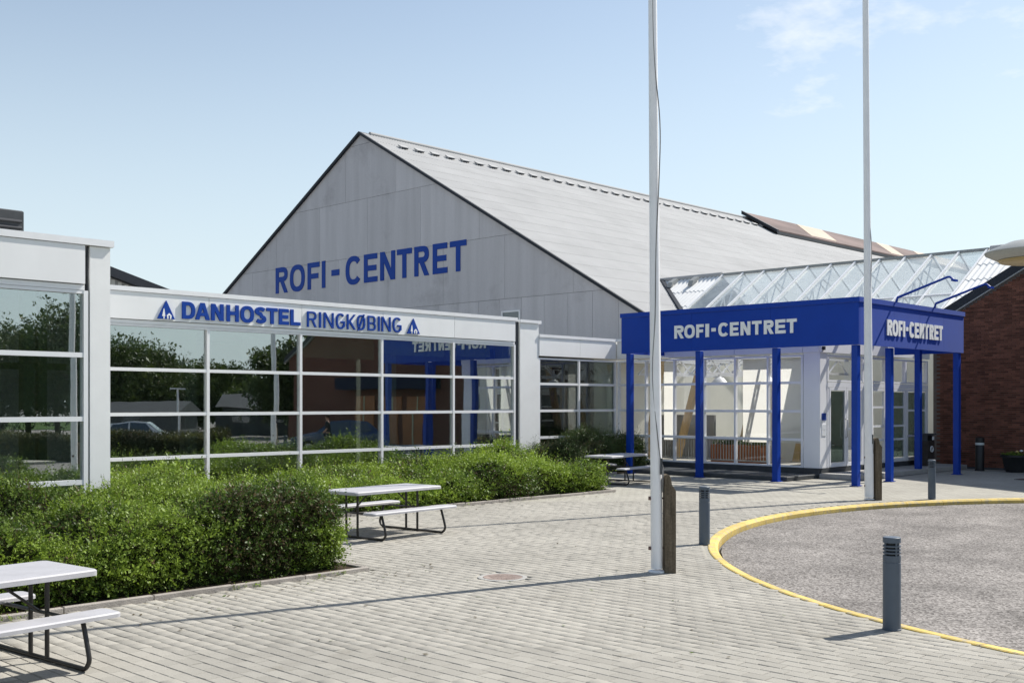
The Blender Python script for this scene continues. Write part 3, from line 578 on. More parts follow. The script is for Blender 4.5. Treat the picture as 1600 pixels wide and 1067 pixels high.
# entrance side, facing -Y
MB((0, YD, 0), FX, FNY).box(28.11, 28.50, -0.08, 0.0, 0.27, 3.535).build('corner_panel', 'white_panel', ent)
fascia(ent, (0, YD, 0), FX, FNY, [28.11, 30.6, 33.0, 35.3], 3.54, 4.09)
MB((0, YD, 0), FX, FNY).box(28.0, 35.45, -0.3, 0.065, 4.10, 4.19).build('coping', 'white_metal', ent)
glazing(ent, (0, YD, 0), FX, FNY, [28.56, 30.7, 32.2, 33.6, 35.2], [2.72, 3.46], 'glass_clear', fw=0.09)
MB((0, YD, 0), FX, FNY).box(28.52, 35.24, -0.1, 0.02, 2.56, 2.70).build('door_head', 'white_frame', ent)
def door(x0, x1, z0=0.28, z1=2.55, bars=(), handle=None, y=YD, nf=0.0, gm='glass_clear'):
    m = MB((0, y, 0), FX, FNY); s = 0.075
    m.box(x0, x0 + s, -0.06, nf + 0.02, z0, z1); m.box(x1 - s, x1, -0.06, nf + 0.02, z0, z1); m.box(x0 + s, x1 - s, -0.06, nf + 0.02, z1 - s, z1); m.box(x0 + s, x1 - s, -0.06, nf + 0.02, z0, z0 + s * 1.4)
    for b_ in bars: m.box(x0 + s, x1 - s, -0.05, nf + 0.01, b_ - 0.03, b_ + 0.03)
    dz = m.build('door', 'white_frame', ent)
    ed = [z0 + s * 1.4] + list(bars) + [z1 - s]
    for p0, p1 in zip(ed, ed[1:]):
        MB((0, y, 0), FX, FNY).box(x0 + s, x1 - s, -0.03, -0.018, p0 + 0.031, p1 - 0.031).build('pane', gm, dz)
    if handle is not None:
        h = MB(); px_ = x0 + handle; h.tube([(px_, y - 0.03, 1.1), (px_, y - 0.09, 1.13), (px_, y - 0.09, 1.62), (px_, y - 0.03, 1.65)], 0.014, 8); h.build('handle', 'steel', dz, True)
for x in (28.56, 30.7, 32.2, 33.6, 35.2): MB((0, YD, 0), FX, FNY).box(x - 0.045, x + 0.045, -0.1, 0.01, 0.27, 2.555).build('door_post', 'white_frame', ent)
door(28.62, 29.62, handle=0.93, gm='glass_dark'); door(29.66, 30.64, bars=(1.35,)); door(30.76, 32.14, bars=(0.98, 1.40, 1.98))
door(32.26, 33.54, bars=(0.98, 1.40, 1.98), handle=0.1, gm='glass_dark'); door(33.66, 34.38, bars=(1.06, 1.87), gm='glass_dark'); door(34.40, 35.14, bars=(1.06, 1.87), gm='glass_dark')
MB((0, YD, 0), FX, FNY).box(28.11, 35.3, -0.2, 0.03, 0, 0.268).build('plinth', 'dark_grey', ent)
# notices on the corner panel
for k, (z0, z1, mt) in enumerate(((1.62, 1.82, 'paper_blue'), (1.36, 1.50, 'paper_white'), (1.18, 1.33, 'paper_white'))):
    MB((0, YD, 0), FX, FNY).box(28.2, 28.44, 0.002, 0.012, z0, z1).build('notice', mt, ent)
MB((0, YD, 0), FX, FNY).box(28.14, 28.24, 0.025, 0.10, 3.60, 3.70).build('bell_box', 'dark_trim', ent)
# shell and hall inside
rf = MB(); rf.box(24.3, 30.0, 22.8, 26.0, 3.60, 4.05); rf.box(28.35, 28.75, 15.5, 22.79, 3.60, 4.05); rf.box(28.751, 30.0, 21.8, 22.79, 3.6, 4.05); rf.box(33.8, 35.5, 15.5, 26.0, 3.60, 4.05); rf.box(28.751, 33.79, 15.5, 16.0, 3.60, 4.05); rf.box(30.01, 33.79, 25.0, 26.0, 3.6, 4.05)
rf.build('roof', 'fibre_cement_old', ent)
MB().box(28.7, 33.8, 15.9, 25.0, 4.06, 4.08).build('added_rooflight', 'glass_clear', ent)  # unseen opening added to let sun brighten the hall
MB().box(28.2, 44.5, 15.35, 26.0, 0.1, 0.255).build('hall_floor', 'interior_floor', ent)
MB().box(24.35, 28.15, 22.7, 26.0, 0.1, 0.255).build('hall_floor', 'interior_floor', ent)
MB().box(24.32, 44.4, 25.75, 26.0, 0.256, 4.4).build('hall_wall', 'interior_beige', ent)
MB().box(44.2, 44.4, 15.3, 25.7, 0.256, 4.3).build('hall_wall', 'interior_beige', ent)
MB().box(35.9, 44.18, 15.24, 15.32, 0.256, 4.5).build('hall_wall', 'interior_beige', ent)
MB().box(24.32, 24.4, 22.72, 25.7, 0.256, 3.59).build('hall_wall', 'interior_dark', ent)
MB().box(24.41, 28.6, 23.9, 23.98, 0.256, 3.59).build('dark_backing', 'interior_dark', ent)  # dark sheet added so the low section looks shaded inside
MB().box(31.5, 31.6, 17.0, 19.4, 0.257, 2.9).build('screen_wall', 'interior_beige', ent)
MB().box(31.5, 31.6, 21.0, 23.5, 0.257, 1.7).build('screen_wall', 'render_grey', ent)
for (x, y0, y1) in ((30.2, 21.6, 20.6), (30.5, 19.4, 18.5), (31.0, 17.6, 16.9), (29.6, 22.4, 21.8)):
    MB().bar((x, y0, 0.26), (x, y1, 3.55), 0.16, 0.22).build('slanted_post', 'wood_light', ent)
for y in (17.2, 18.4, 19.6, 20.8, 22.0):
    m = MB(); m.bar((28.6, y, 3.5), (33.6, y, 3.5), 0.07, 0.07); m.bar((28.6, y, 3.05), (33.6, y, 3.05), 0.07, 0.07)
    for i in range(8): m.bar((28.6 + i * 0.62, y, 3.05 + 0.45 * (i % 2)), (29.22 + i * 0.62, y, 3.5 - 0.45 * (i % 2)), 0.04, 0.04)
    m.build('roof_truss', 'white_metal', ent)
for (x, y) in ((30.0, 18.1), (30.6, 20.2)):
    m = MB(); m.lathe([(0.02, 0.55), (0.05, 0.22), (0.16, 0.17), (0.27, 0.02), (0.28, 0.0), (0.25, 0.0)], (x, y, 2.75), 18); m.build('pendant_lamp', 'letter_white', ent, 30)
for (y0, y1) in ((17.0, 17.85), (15.88, 16.62), (20.3, 20.75)): bl_ = MB(); bl_.v = [(28.3, y0, 0.95), (28.3, y1, 0.95), (28.3, y1, 3.42), (28.3, y0, 3.42)]; bl_.f = [(0, 1, 2, 3)]; bl_.build('roller_blind', 'added_blind', ent)  # translucent screens added to glow pale behind the entrance glass
rail = MB(); rail.bar((28.7, 22.0, 1.0), (28.7, 17.0, 1.0), 0.05, 0.05); rail.bar((28.7, 22.0, 0.36), (28.7, 17.0, 0.36), 0.04, 0.04)
for i in range(51): rail.bar((28.7, 22.0 - 0.1 * i, 0.36), (28.7, 22.0 - 0.1 * i, 1.0), 0.018, 0.018)
rail.build('inner_railing', 'lamp_grey', ent)
# step in front of the doors and the low deck along the glass
MB().bevel_box(28.0, 35.4, 14.0, 15.18, 0, 0.13, 0.01).build('step', 'concrete', ent)
MB().bevel_box(26.35, 27.98, 15.25, 22.3, 0, 0.11, 0.01).build('deck', 'dark_grey', ent)

# ------------------------------------------------------------------ blue canopy
can = thing('canopy', 'blue entrance canopy on square columns with white ROFI-CENTRET lettering', 'canopy')
ZB, ZT = 3.59, 4.80
def panels(O, A, N, cuts, mat, name='fascia_panel'):
    for a0, a1 in zip(cuts, cuts[1:]):
        MB(O, A, N).box(a0 + 0.003, a1 - 0.003, -0.05, 0.0, ZB, ZT - 0.13).build(name, mat, can)
panels((26.0, 20.65, 0), FY, FNX, [0.0, 2.55, 5.1, 7.65], 'canopy_blue')
panels((0, 13.0, 0), FX, FNY, [26.055, 28.0, 29.6, 31.2, 32.62], 'canopy_blue')
panels((0, 20.6, 0), FX, (0, 1), [26.055, 28.05], 'canopy_blue', 'end_panel')
panels((32.57, 13.0, 0), (0, 1), (1, 0), [0.055, 2.1], 'canopy_blue', 'end_panel')
m = MB((26.0, 20.65, 0), FY, FNX); m.box(-0.03, 7.68, -0.10, 0.03, ZT - 0.128, ZT); m.build('rim', 'canopy_blue', can)
m = MB((0, 13.0, 0), FX, FNY); m.box(26.101, 32.66, -0.10, 0.03, ZT - 0.128, ZT); m.build('rim', 'canopy_blue', can)
for x in (26.9, 27.6): MB().bar((x, 13.06, 4.2), (x, 20.58, 4.2), 0.07, 0.16).build('beam', 'column_blue', can)
for y in (14.3, 15.44, 17.92, 19.2): MB().bar((26.06, y, 4.38), (28.0, y, 4.38), 0.07, 0.16).build('cross_beam', 'column_blue', can)
for x in (28.3, 29.4, 30.5, 31.6): MB().bar((x, 13.06, 4.2), (x, 15.1, 4.2), 0.07, 0.16).build('cross_beam', 'column_blue', can)
for x, y in ((26.13, 13.15), (26.13, 15.44), (26.13, 17.92), (26.13, 20.42), (28.25, 13.25), (32.45, 13.13), (32.1, 14.15)):
    b_ = MB().bevel_box(x - 0.082, x + 0.082, y - 0.082, y + 0.082, 0.0, ZB - 0.004 if (x, y) != (32.1, 14.15) else 4.1, 0.004).build('column', 'column_blue', can)
    MB().box(x - 0.12, x + 0.12, y - 0.12, y + 0.12, -0.005, 0.012).build('foot_plate', 'column_blue', b_)
ROF = [('R', 18.68, 18.35), ('O', 18.33, 17.97), ('F', 17.92, 17.67), ('I', 17.61, 17.49), ('-', 17.41, 17.27), ('C', 17.18, 16.84), ('E', 16.80, 16.52), ('N', 16.46, 16.15), ('T', 16.10, 15.80), ('R', 15.73, 15.43), ('E', 15.38, 15.07), ('T', 15.04, 14.74)]
letters(can, (26.0, 20.65, 0), FY, FNX, [(c_, 20.65 - a_, 20.65 - b_) for c_, a_, b_ in ROF], 3.965, 0.375, 0.245, 0.02, 0.012, 'letter_white')
k_ = (31.06 - 27.54) / (18.68 - 14.74)
letters(can, (0, 13.0, 0), FX, FNY, [(c_, 27.54 + (18.68 - a_) * k_, 27.54 + (18.68 - b_) * k_) for c_, a_, b_ in ROF], 3.89, 0.42, 0.235, 0.02, 0.012, 'letter_white')
for x in (28.12, 30.56):    # arms of the sign lamps, reaching out over the lettering
    m = MB(); m.tube([(x, 13.0, 4.80), (x, 12.96, 4.92), (x, 11.62, 5.36), (x, 11.56, 5.36), (x, 11.46, 5.28)], [0.035, 0.035, 0.03, 0.03, 0.028], 8)
    ar = m.build('sign_lamp_arm', 'column_blue', can, 40)
    m = MB(); m.bar((x - 0.14, 11.44, 5.26), (x + 0.14, 11.44, 5.26), 0.07, 0.05); m.build('lamp_head', 'column_blue', ar)

# ------------------------------------------------------------------ sports hall
hall = thing('sports_hall', 'huge grey concrete gabled hall with white corrugated roof and blue ROFI-CENTRET letters', 'building')
GX, AY, AZ, SL = 34.0, 43.62, 15.66, 0.5655
EY0, EY1 = 26.08, 61.16; EZ = 5.74; HL = 76.0
roofz = lambda y: AZ - SL * abs(y - AY)
core = MB((GX + 0.06, 0, 0), (0, 1), (-1, 0)); core.prism([(EY0 + 0.1, 0), (EY1 - 0.1, 0), (EY1 - 0.1, EZ - 0.12), (AY, AZ - 0.12), (EY0 + 0.1, EZ - 0.12)], -0.15, 0)
core.build('gable_wall', 'dark_grey', hall)
def clip(poly, f):
    out = []
    for i, p in enumerate(poly):
        q = poly[(i + 1) % len(poly)]; fp, fq = f(p), f(q)
        if fp >= 0: out.append(p)
        if fp * fq < 0: t = fp / (fp - fq); out.append((p[0] + (q[0] - p[0]) * t, p[1] + (q[1] - p[1]) * t))
    return out
bands = [(0.0, 3.85, 1.33, 0.0), (3.85, 6.65, 1.33, 0.0), (6.65, 9.44, 3.99, 1.0), (9.44, 12.30, 3.99, 2.6), (12.30, 15.05, 3.99, 0.4), (15.05, 15.7, 3.99, 0.4)]
for z0, z1, w, o0 in bands:
    y = 24.52 + o0
    while y < EY1:
        if z1 > 5:
            pl = [(y + 0.007, z0 + 0.007), (y + w - 0.007, z0 + 0.007), (y + w - 0.007, z1 - 0.007), (y + 0.007, z1 - 0.007)]
            pl = clip(pl, lambda p: AZ - 0.10 - SL * (p[0] - AY) - p[1]); pl = clip(pl, lambda p: AZ - 0.10 + SL * (p[0] - AY) - p[1]) if pl else pl
            pl = clip(pl, lambda p: p[0] - EY0) if pl else pl
            if len(pl) > 2:
                MB((GX + 0.06, 0, 0), (0, 1), (-1, 0)).prism(pl, 0.0, 0.03).build('wall_panel', 'concrete_panel', hall)
        y += w
# small window just above the wing roof
wd = MB((GX, 0, 0), (0, -1), (-1, 0)); wd.box(-33.65, -33.58, -0.02, 0.03, 5.2, 6.12); wd.box(-32.6, -32.53, -0.02, 0.03, 5.2, 6.12); wd.box(-33.58, -32.6, -0.02, 0.03, 6.05, 6.12); wf = wd.build('window', 'white_frame', hall)
MB((GX, 0, 0), (0, -1), (-1, 0)).box(-33.57, -32.61, -0.015, 0.0, 5.2, 6.045).build('pane', 'car_glass', wf)
HRO = [('R', 51.11, 49.96), ('O', 49.75, 48.4), ('F', 48.13, 47.08), ('I', 46.86, 46.57), ('-', 46.03, 45.37), ('C', 44.83, 43.55), ('E', 43.34, 42.28), ('N', 42.06, 40.93), ('T', 40.78, 39.69), ('R', 39.5, 38.45), ('E', 38.19, 37.18), ('T', 37.01, 35.91)]
letters(hall, (GX + 0.03, 60, 0), FY, FNX, [(c_, 60 - a_, 60 - b_) for c_, a_, b_ in HRO], 8.10, 1.40, 0.205, 0.03, 0.002, 'letter_blue')
# bargeboards
for y0, y1 in ((EY0 - 0.35, AY), (AY, EY1 + 0.3)):
    z0, z1 = roofz(y0), roofz(y1); m = MB((GX, 0, 0), (0, 1), (-1, 0)); m.prism([(y0, z0 - 0.115), (y1, z1 - 0.115), (y1, z1 + 0.03), (y0, z0 + 0.03)], -0.02, 0.12); m.build('bargeboard', 'dark_trim', hall)
# corrugated sheets in overlapping courses
def corrugated(name, parent, O, run, up, L, W, mat, pitch=0.177, amp=0.025, seg=4, lapz=0.016):
    """sheet starting at O: 'run' along the eaves, 'up' up the slope (unit vectors)"""
    run, up, O = Vector(run), Vector(up), Vector(O); nrm = run.cross(up).normalized()
    if nrm.z < 0: nrm = -nrm
    n = max(2, int(L / pitch * seg)); t = np.linspace(0, L, n + 1)
    hgt = amp * np.cos(t / pitch * 2 * math.pi)
    lo = np.array(O)[None] + t[:, None] * np.array(run)[None] + (hgt + lapz)[:, None] * np.array(nrm)[None]
    hi = lo + np.array(up)[None] * W - (lapz + 0.004) * np.array(nrm)[None]
    lip = lo - lapz * np.array(nrm)[None]
    V = np.concatenate([lip, lo, hi, lo]); k = n + 1; i = np.arange(n)
    F = np.concatenate([np.stack([i, i + 1, i + 1 + 3 * k, i + 3 * k], 1), np.stack([i + k, i + 1 + k, i + 1 + 2 * k, i + 2 * k], 1)])
    me = bpy.data.meshes.new(name); me.from_pydata(V.tolist(), [], F.tolist()); me.materials.append(MATS[mat])
    me.polygons.foreach_set('use_smooth', [False] * n + [True] * n); me.update()
    o = bpy.data.objects.new(name, me); C.objects.link(o); o.parent = parent; return o
cs = math.cos(math.atan(SL)); sn = math.sin(math.atan(SL))
slope_len = (AY - EY0 + 0.35) / cs; rows = 17
for i in range(rows):
    w = slope_len / rows; s0 = i * w
    corrugated('roof_sheet', hall, (GX - 0.05, EY0 - 0.35 + s0 * cs, roofz(EY0 - 0.35) + s0 * sn), (1, 0, 0), (0, cs, sn), HL, w, 'fibre_cement', amp=0.018, lapz=0.005)
m = MB(); m.hull8([(GX, AY, AZ - 0.02), (GX + HL, AY, AZ - 0.02), (GX + HL, EY1 + 0.3, roofz(EY1 + 0.3) - 0.02), (GX, EY1 + 0.3, roofz(EY1 + 0.3) - 0.02), (GX, AY, AZ + 0.03), (GX + HL, AY, AZ + 0.03), (GX + HL, EY1 + 0.3, roofz(EY1 + 0.3) + 0.03), (GX, EY1 + 0.3, roofz(EY1 + 0.3) + 0.03)])
m.build('rear_roof', 'fibre_cement', hall)
m = MB(); m.tube([(GX + 0.6, AY, AZ + 0.03), (GX + HL, AY, AZ + 0.03)], 0.10, 8); m.build('ridge_cap', 'fibre_cement', hall, 40)
side = MB(); side.box(GX + 0.2, GX + HL, EY0 + 0.02, EY0 + 0.2, 0, EZ - 0.2); side.build('side_wall', 'concrete_panel', hall)
m = MB(); m.tube([(GX - 0.05, EY0 - 0.38, EZ - 0.26), (GX + 3.0, EY0 - 0.38, EZ - 0.26)], 0.06, 8); m.build('gutter', 'dark_trim', hall, 40)
vt = MB(); vt.box(-0.22, 0.22, -0.14, 0.14, 0.0, 0.07); vt.box(-0.26, 0.26, -0.16, 0.16, 0.0702, 0.10)
vb = MB(); vb.box(-0.20, 0.20, -0.165, -0.142, 0.005, 0.068)
vme, vbe = vt.mesh('roof_vent', 'fibre_cement'), vb.mesh('vent_slot', 'dark_trim')
for i in range(33):
    y = AY - 1.35; v_ = bpy.data.objects.new('roof_vent', vme); C.objects.link(v_); v_.parent = hall
    v_.location = (GX + 1.65 + i * 1.06, y, roofz(y) + 0.03); v_.rotation_euler = (math.atan(SL), 0, 0)
    s_ = bpy.data.objects.new('vent_slot', vbe); C.objects.link(s_); s_.parent = v_
# raised roof monitor over the far part of the ridge
mon = MB(); x0, x1 = 69.5, 109
mon.hull8([(x0, AY - 2.6, roofz(AY - 2.6) + 0.26), (x1, AY - 2.6, roofz(AY - 2.6) + 0.26), (x1, AY + 0.2, AZ + 0.40), (x0, AY + 0.2, AZ + 0.40), (x0, AY - 2.6, roofz(AY - 2.6) + 0.36), (x1, AY - 2.6, roofz(AY - 2.6) + 0.36), (x1, AY + 0.2, AZ + 0.50), (x0, AY + 0.2, AZ + 0.50)])
mo = mon.build('roof_monitor', 'monitor_roof', hall)
for xa, xb in ((75, 79), (88.5, 91), (96, 104)):
    m = MB(); f0 = lambda y: AZ + 0.505 + (y - AY - 0.2) * (roofz(AY - 2.6) + 0.36 - AZ - 0.50) / -2.8
    m.hull8([(xa, AY - 2.3, f0(AY - 2.3)), (xb, AY - 2.3, f0(AY - 2.3)), (xb + 2, AY + 0.1, f0(AY + 0.1)), (xa + 2, AY + 0.1, f0(AY + 0.1)), (xa, AY - 2.3, f0(AY - 2.3) + 0.02), (xb, AY - 2.3, f0(AY - 2.3) + 0.02), (xb + 2, AY + 0.1, f0(AY + 0.1) + 0.02), (xa + 2, AY + 0.1, f0(AY + 0.1) + 0.02)])
    m.build('light_sheet', 'monitor_sheet', mo)
m = MB(); m.hull8([(x0 - 0.25, AY - 2.75, roofz(AY - 2.75) + 0.2), (x0, AY - 2.75, roofz(AY - 2.75) + 0.2), (x0, AY + 0.2, AZ + 0.3), (x0 - 0.25, AY + 0.2, AZ + 0.3), (x0 - 0.25, AY - 2.75, roofz(AY - 2.75) + 0.42), (x0, AY - 2.75, roofz(AY - 2.75) + 0.42), (x0, AY + 0.2, AZ + 0.56), (x0 - 0.25, AY + 0.2, AZ + 0.56)])
m.build('monitor_edge', 'dark_trim', mo)
m = MB(); m.bar((x0, AY - 2.62, roofz(AY - 2.62) + 0.15), (x1, AY - 2.62, roofz(AY - 2.62) + 0.15), 0.05, 0.2); m.build('monitor_side', 'dark_grey', mo)

# ------------------------------------------------------------------ link building with the glass roof
link = thing('link_building', 'link building with sloping glass roof between hall and brick house', 'building')
RX, RZ, LS = 39.8, 7.56, 0.60
lz = lambda x: RZ - LS * (RX - x)
XE = 34.9; BXR = 35.63; lc, ls_ = math.cos(math.atan(LS)), math.sin(math.atan(LS)); SLN = (RX - XE) / lc
def on_roof(x, y, n=0.0): return Vector((x - ls_ * n, y, lz(x) + lc * n))
for (y0, y1, xs) in ((26.1, 30.2, XE), (9.5, 14.95, BXR)):
    for i in range(4):
        w = (RX - xs) / lc / 4; s0 = i * w + (xs - XE) / lc
        corrugated('roof_sheet', link, (XE + s0 * lc, y0, lz(XE) + s0 * ls_), (0, 1, 0), (lc, 0, ls_), y1 - y0, w, 'fibre_new', seg=8, amp=0.032, pitch=0.21)
ys = np.linspace(15.0, 26.05, 12)
for y in ys:
    MB().bar(on_roof(XE + 0.05, y, 0.03), on_roof(RX, y, 0.03), 0.06, 0.09, up=(-ls_, 0, lc)).build('glazing_bar', 'white_frame', link)
xm = RX - 3.0
for y0, y1 in zip(ys, ys[1:]):
    for x0, x1 in ((XE + 0.1, xm - 0.03), (xm + 0.03, RX - 0.06)):
        m = MB(); P8 = [on_roof(x0, y0 + 0.035), on_roof(x1, y0 + 0.035), on_roof(x1, y1 - 0.035), on_roof(x0, y1 - 0.035)]
        m.v = [tuple(q) for q in P8]; m.f = [(0, 1, 2, 3)]; m.build('roof_pane', 'glass_roof', link)
MB().bar(on_roof(xm, 15.0, 0.02), on_roof(xm, 26.05, 0.02), 0.05, 0.07, up=(-ls_, 0, lc)).build('cross_bar', 'white_frame', link)
MB().bar((RX, 14.95, RZ + 0.03), (RX, 26.1, RZ + 0.03), 0.14, 0.10).build('ridge_bar', 'lamp_grey', link)
m = MB(); m.tube([(RX, 9.5, RZ + 0.05), (RX, 14.9, RZ + 0.05)], 0.10, 8); m.build('ridge_cap', 'fibre_cement', link, 40)
m = MB(); m.tube([(RX, 26.15, RZ + 0.05), (RX, 29.4, RZ + 0.05)], 0.10, 8); m.build('ridge_cap', 'fibre_cement', link, 40)
for y in ys[::2]:           # white lattice under the glass
    m = MB(); top = [on_roof(XE + 0.3 + t * (RX - XE - 0.4), y, -0.12) for t in np.linspace(0, 1, 7)]; bot = [p_ + Vector((0.12, 0, -0.75)) for p_ in top]
    for k in range(6):
        m.bar(top[k], top[k + 1], 0.06, 0.06); m.bar(bot[k], bot[k + 1], 0.05, 0.05); m.bar(top[k], bot[k + 1] if k % 2 else bot[k], 0.04, 0.04); m.bar(bot[k], top[k + 1], 0.04, 0.04)
    m.build('roof_truss', 'white_metal', link)
for y0_, y1_ in ((9.5, 14.97), (26.08, 30)):
  rs = MB(); rs.hull8([(RX, y0_, RZ - 0.06), (46.5, y0_, RZ - 4.08), (46.5, y1_, RZ - 4.08), (RX, y1_, RZ - 0.06), (RX, y0_, RZ), (46.5, y0_, RZ - 4.02), (46.5, y1_, RZ - 4.02), (RX, y1_, RZ)]); rs.build('rear_roof', 'white_metal', link)
for y0, y1 in zip(ys, ys[1:]):
    m = MB(); P8 = [Vector((RX + 0.06, y0 + 0.035, RZ - 0.04)), Vector((44.5, y0 + 0.035, RZ - 0.6 * 4.7)), Vector((44.5, y1 - 0.035, RZ - 0.6 * 4.7)), Vector((RX + 0.06, y1 - 0.035, RZ - 0.04))]
    m.v = [tuple(q) for q in P8]; m.f = [(0, 1, 2, 3)]; m.build('roof_pane', 'glass_roof', link)
    MB().bar((RX, y0, RZ - 0.01), (44.5, y0, RZ - 0.6 * 4.7 + 0.03), 0.06, 0.09).build('glazing_bar', 'white_frame', link)
MB().bar((XE + 0.02, 15.0, lz(XE) - 0.05), (XE + 0.02, 26.05, lz(XE) - 0.05), 0.1, 0.16).build('eaves_beam', 'white_frame', link)
MB().box(34.95, 35.05, 15.6, 26.0, 4.06, lz(XE) - 0.14).build('eaves_wall', 'white_panel', link)
# valley gutter against the hall roof, and two small vent cowls
MB().bar((RX, AY - (AZ - RZ) / SL, RZ + 0.05), (36.75, 26.03, 5.74 + 0.06), 0.16, 0.10).build('valley', 'dark_trim', link)
for y in (27.2, 28.3):
    m = MB(); c0 = on_roof(RX - 0.55, y, 0.02); m.hull8([c0 + Vector(q) for q in ((-0.3, -0.12, -0.1), (0.25, -0.12, 0.22), (0.25, 0.12, 0.22), (-0.3, 0.12, -0.1), (-0.2, -0.12, 0.12), (0.2, -0.12, 0.33), (0.2, 0.12, 0.33), (-0.2, 0.12, 0.12))]); m.build('vent_cowl', 'lamp_grey', link)

# ------------------------------------------------------------------ brick building
brk = thing('brick_building', 'dark red brick gabled building at the right beside the entrance', 'building')
BX, BY1, BSL = 35.6, 15.2, 0.566
bz = lambda y: 5.50 + BSL * (14.2 - y)
BYR = 4.1; BY0 = 2 * BYR - BY1
rz_ = lambda y: bz(y) if y > BYR else bz(2 * BYR - y)
wl_ = MB((BX + 0.012, 0, 0), (0, 1), (-1, 0)); wl_.prism([(8.6, 0), (BY1 - 0.01, 0), (BY1 - 0.01, rz_(BY1) - 0.3), (8.6, rz_(8.6) - 0.3)], -0.25, 0); wl_.build('wall', 'mortar', brk)
wl_ = MB((BX, 0, 0), (0, 1), (-1, 0)); wl_.prism([(BY0, 0), (8.6, 0), (8.6, rz_(8.6) - 0.3), (BYR, rz_(BYR) - 0.3), (BY0, rz_(BY0) - 0.3)], -0.25, 0); wl_.build('wall', 'brick_sheet', brk)
MB().box(BX + 0.26, 60, BY0, BY0 + 0.25, 0, 4.6).build('wall', 'brick_sheet', brk)
MB().box(BX + 0.26, 39.0, BY1 - 0.26, BY1 - 0.01, 0, 4.6).build('wall', 'brick_sheet', brk)
bw, bh, jt = 0.24, 0.0667, 0.011
bm_ = MB((BX, 0, 0), (0, 1), (-1, 0)); bm_.box(0, bw - jt, 0, 0.012, 0, bh - jt); bme = bm_.mesh('brick', 'brick')
half = MB((BX, 0, 0), (0, 1), (-1, 0)); half.box(0, 0.118 - jt, 0, 0.012, 0, bh - jt)
spots = []
for r_ in range(120):
    z = 0.06 + r_ * bh; y = 8.6 + (r_ % 2) * bw / 2
    while y + bw < BY1 and rz_(y + bw) - 0.33 > z + bh:
        spots.append((y, z)); y += bw
seen = [s for s in spots if s[0] > 11.9 and 3.55 < s[1] or (s[0] < 13.4 and s[0] > 12.0)]
seen.sort(key=lambda s: s[0] + 0.05 * abs(s[1] - 2.5)); single = set(seen[:300])
bulk = MB((0, 0, 0), (0, 1), (-1, 0))
for (y, z) in spots:
    j = random.uniform(-0.003, 0.003)
    if (y, z) in single:
        b_ = bpy.data.objects.new('brick', bme); C.objects.link(b_); b_.parent = brk; b_.location = (j, y, z)
    else:
        bulk.O = Vector((BX + j, 0, 0)); bulk.box(y, y + bw - jt, 0, 0.012, z, z + bh - jt)
stuff(bulk.build('brick_field', 'brick', brk))
MB((BX, 0, 0), (0, 1), (-1, 0)).box(8.6, BY1 - 0.02, 0.013, 0.03, 0, 0.058).build('plinth', 'dark_grey', brk)
for y0, y1 in ((BY1 + 0.35, BYR), (BYR, BY0 - 0.35)):
    m = MB((BX, 0, 0), (0, 1), (-1, 0)); m.prism([(y0, rz_(y0) - 0.31), (y1, rz_(y1) - 0.31), (y1, rz_(y1) + 0.02), (y0, rz_(y0) + 0.02)], 0.10, 0.14); m.build('bargeboard', 'dark_trim', brk)
    m = MB((BX, 0, 0), (0, 1), (-1, 0)); m.prism([(y0, rz_(y0) - 0.33), (y1, rz_(y1) - 0.33), (y1, rz_(y1) - 0.29), (y0, rz_(y0) - 0.29)], 0.0, 0.155); m.build('verge_strip', 'lamp_grey', brk)
    m = MB((BX, 0, 0), (0, 1), (-1, 0)); m.prism([(y0, rz_(y0) - 0.06), (y1, rz_(y1) - 0.06), (y1, rz_(y1) + 0.03), (y0, rz_(y0) + 0.03)], -24, 0.095); m.build('roof', 'fibre_cement_old', brk)
# side entrance on the gable further right (seen only mirrored in the hostel glass)
MB((BX, 0, 0), (0, 1), (-1, 0)).box(-1.5, 5.5, 0.002, 0.9, 2.75, 3.35).build('awning', 'awning_navy', brk)
for y in (-0.8, 1.1, 3.0):
    d_o = MB((BX, 0, 0), (0, 1), (-1, 0)); d_o.box(y, y + 1.5, 0.0, 0.05, 0.05, 2.4); d_o = d_o.build('door', 'wood_orange', brk)
    MB((BX, 0, 0), (0, 1), (-1, 0)).box(y + 0.7, y + 0.8, 0.051, 0.07, 0.05, 2.4).build('door_post', 'cream', d_o)

# ------------------------------------------------------------------ things on and behind the wing roof
t = thing('roof_ventilator', 'grey louvred ventilation box on the flat roof at the left edge', 'vent', loc=(6.9, 20.0, 4.45))
MB().bevel_box(-0.9, 0.85, -0.6, 0.6, 0.03, 1.0, 0.02).build('casing', 'dark_grey', t)
for i in range(7): MB().bar((-0.86, -0.615, 0.15 + i * 0.11), (0.81, -0.615, 0.15 + i * 0.11), 0.03, 0.05, up=(0, 0.6, 0.8)).build('louvre', 'slate', t)
MB().bar((-0.95, -0.6, 0.016), (1.15, -0.6, 0.016), 0.1, 0.03).build('curb', 'dark_trim', t)
hb = thing('gabled_shed', 'low shed with dark verge and pale corrugated gable behind the wing', 'building')
def hip(x): return 6.47 - 0.285 * (x - 16.33)
m = MB((0, 34, 0), FX, FNY); m.prism([(-4, 0), (19.6, 0), (19.6, hip(19.6) - 0.2), (6, hip(6) - 0.2), (-4, hip(6) - 3)], -6, 0); m.build('gable_wall', 'render_grey', hb)
for i in range(46):
    x = 9 + i * 0.23
    MB((0, 34, 0), FX, FNY).box(x, x + 0.12, 0.001, 0.03, 4.0, hip(x + 0.2) - 0.3).build('cladding_rib', 'fibre_cement_old', hb)
m = MB((0, 34, 0), FX, FNY); m.prism([(6, hip(6) - 0.30), (19.9, hip(19.9) - 0.30), (19.9, hip(19.9)), (6, hip(6))], -6.2, 0.25); m.build('verge', 'dark_trim', hb)

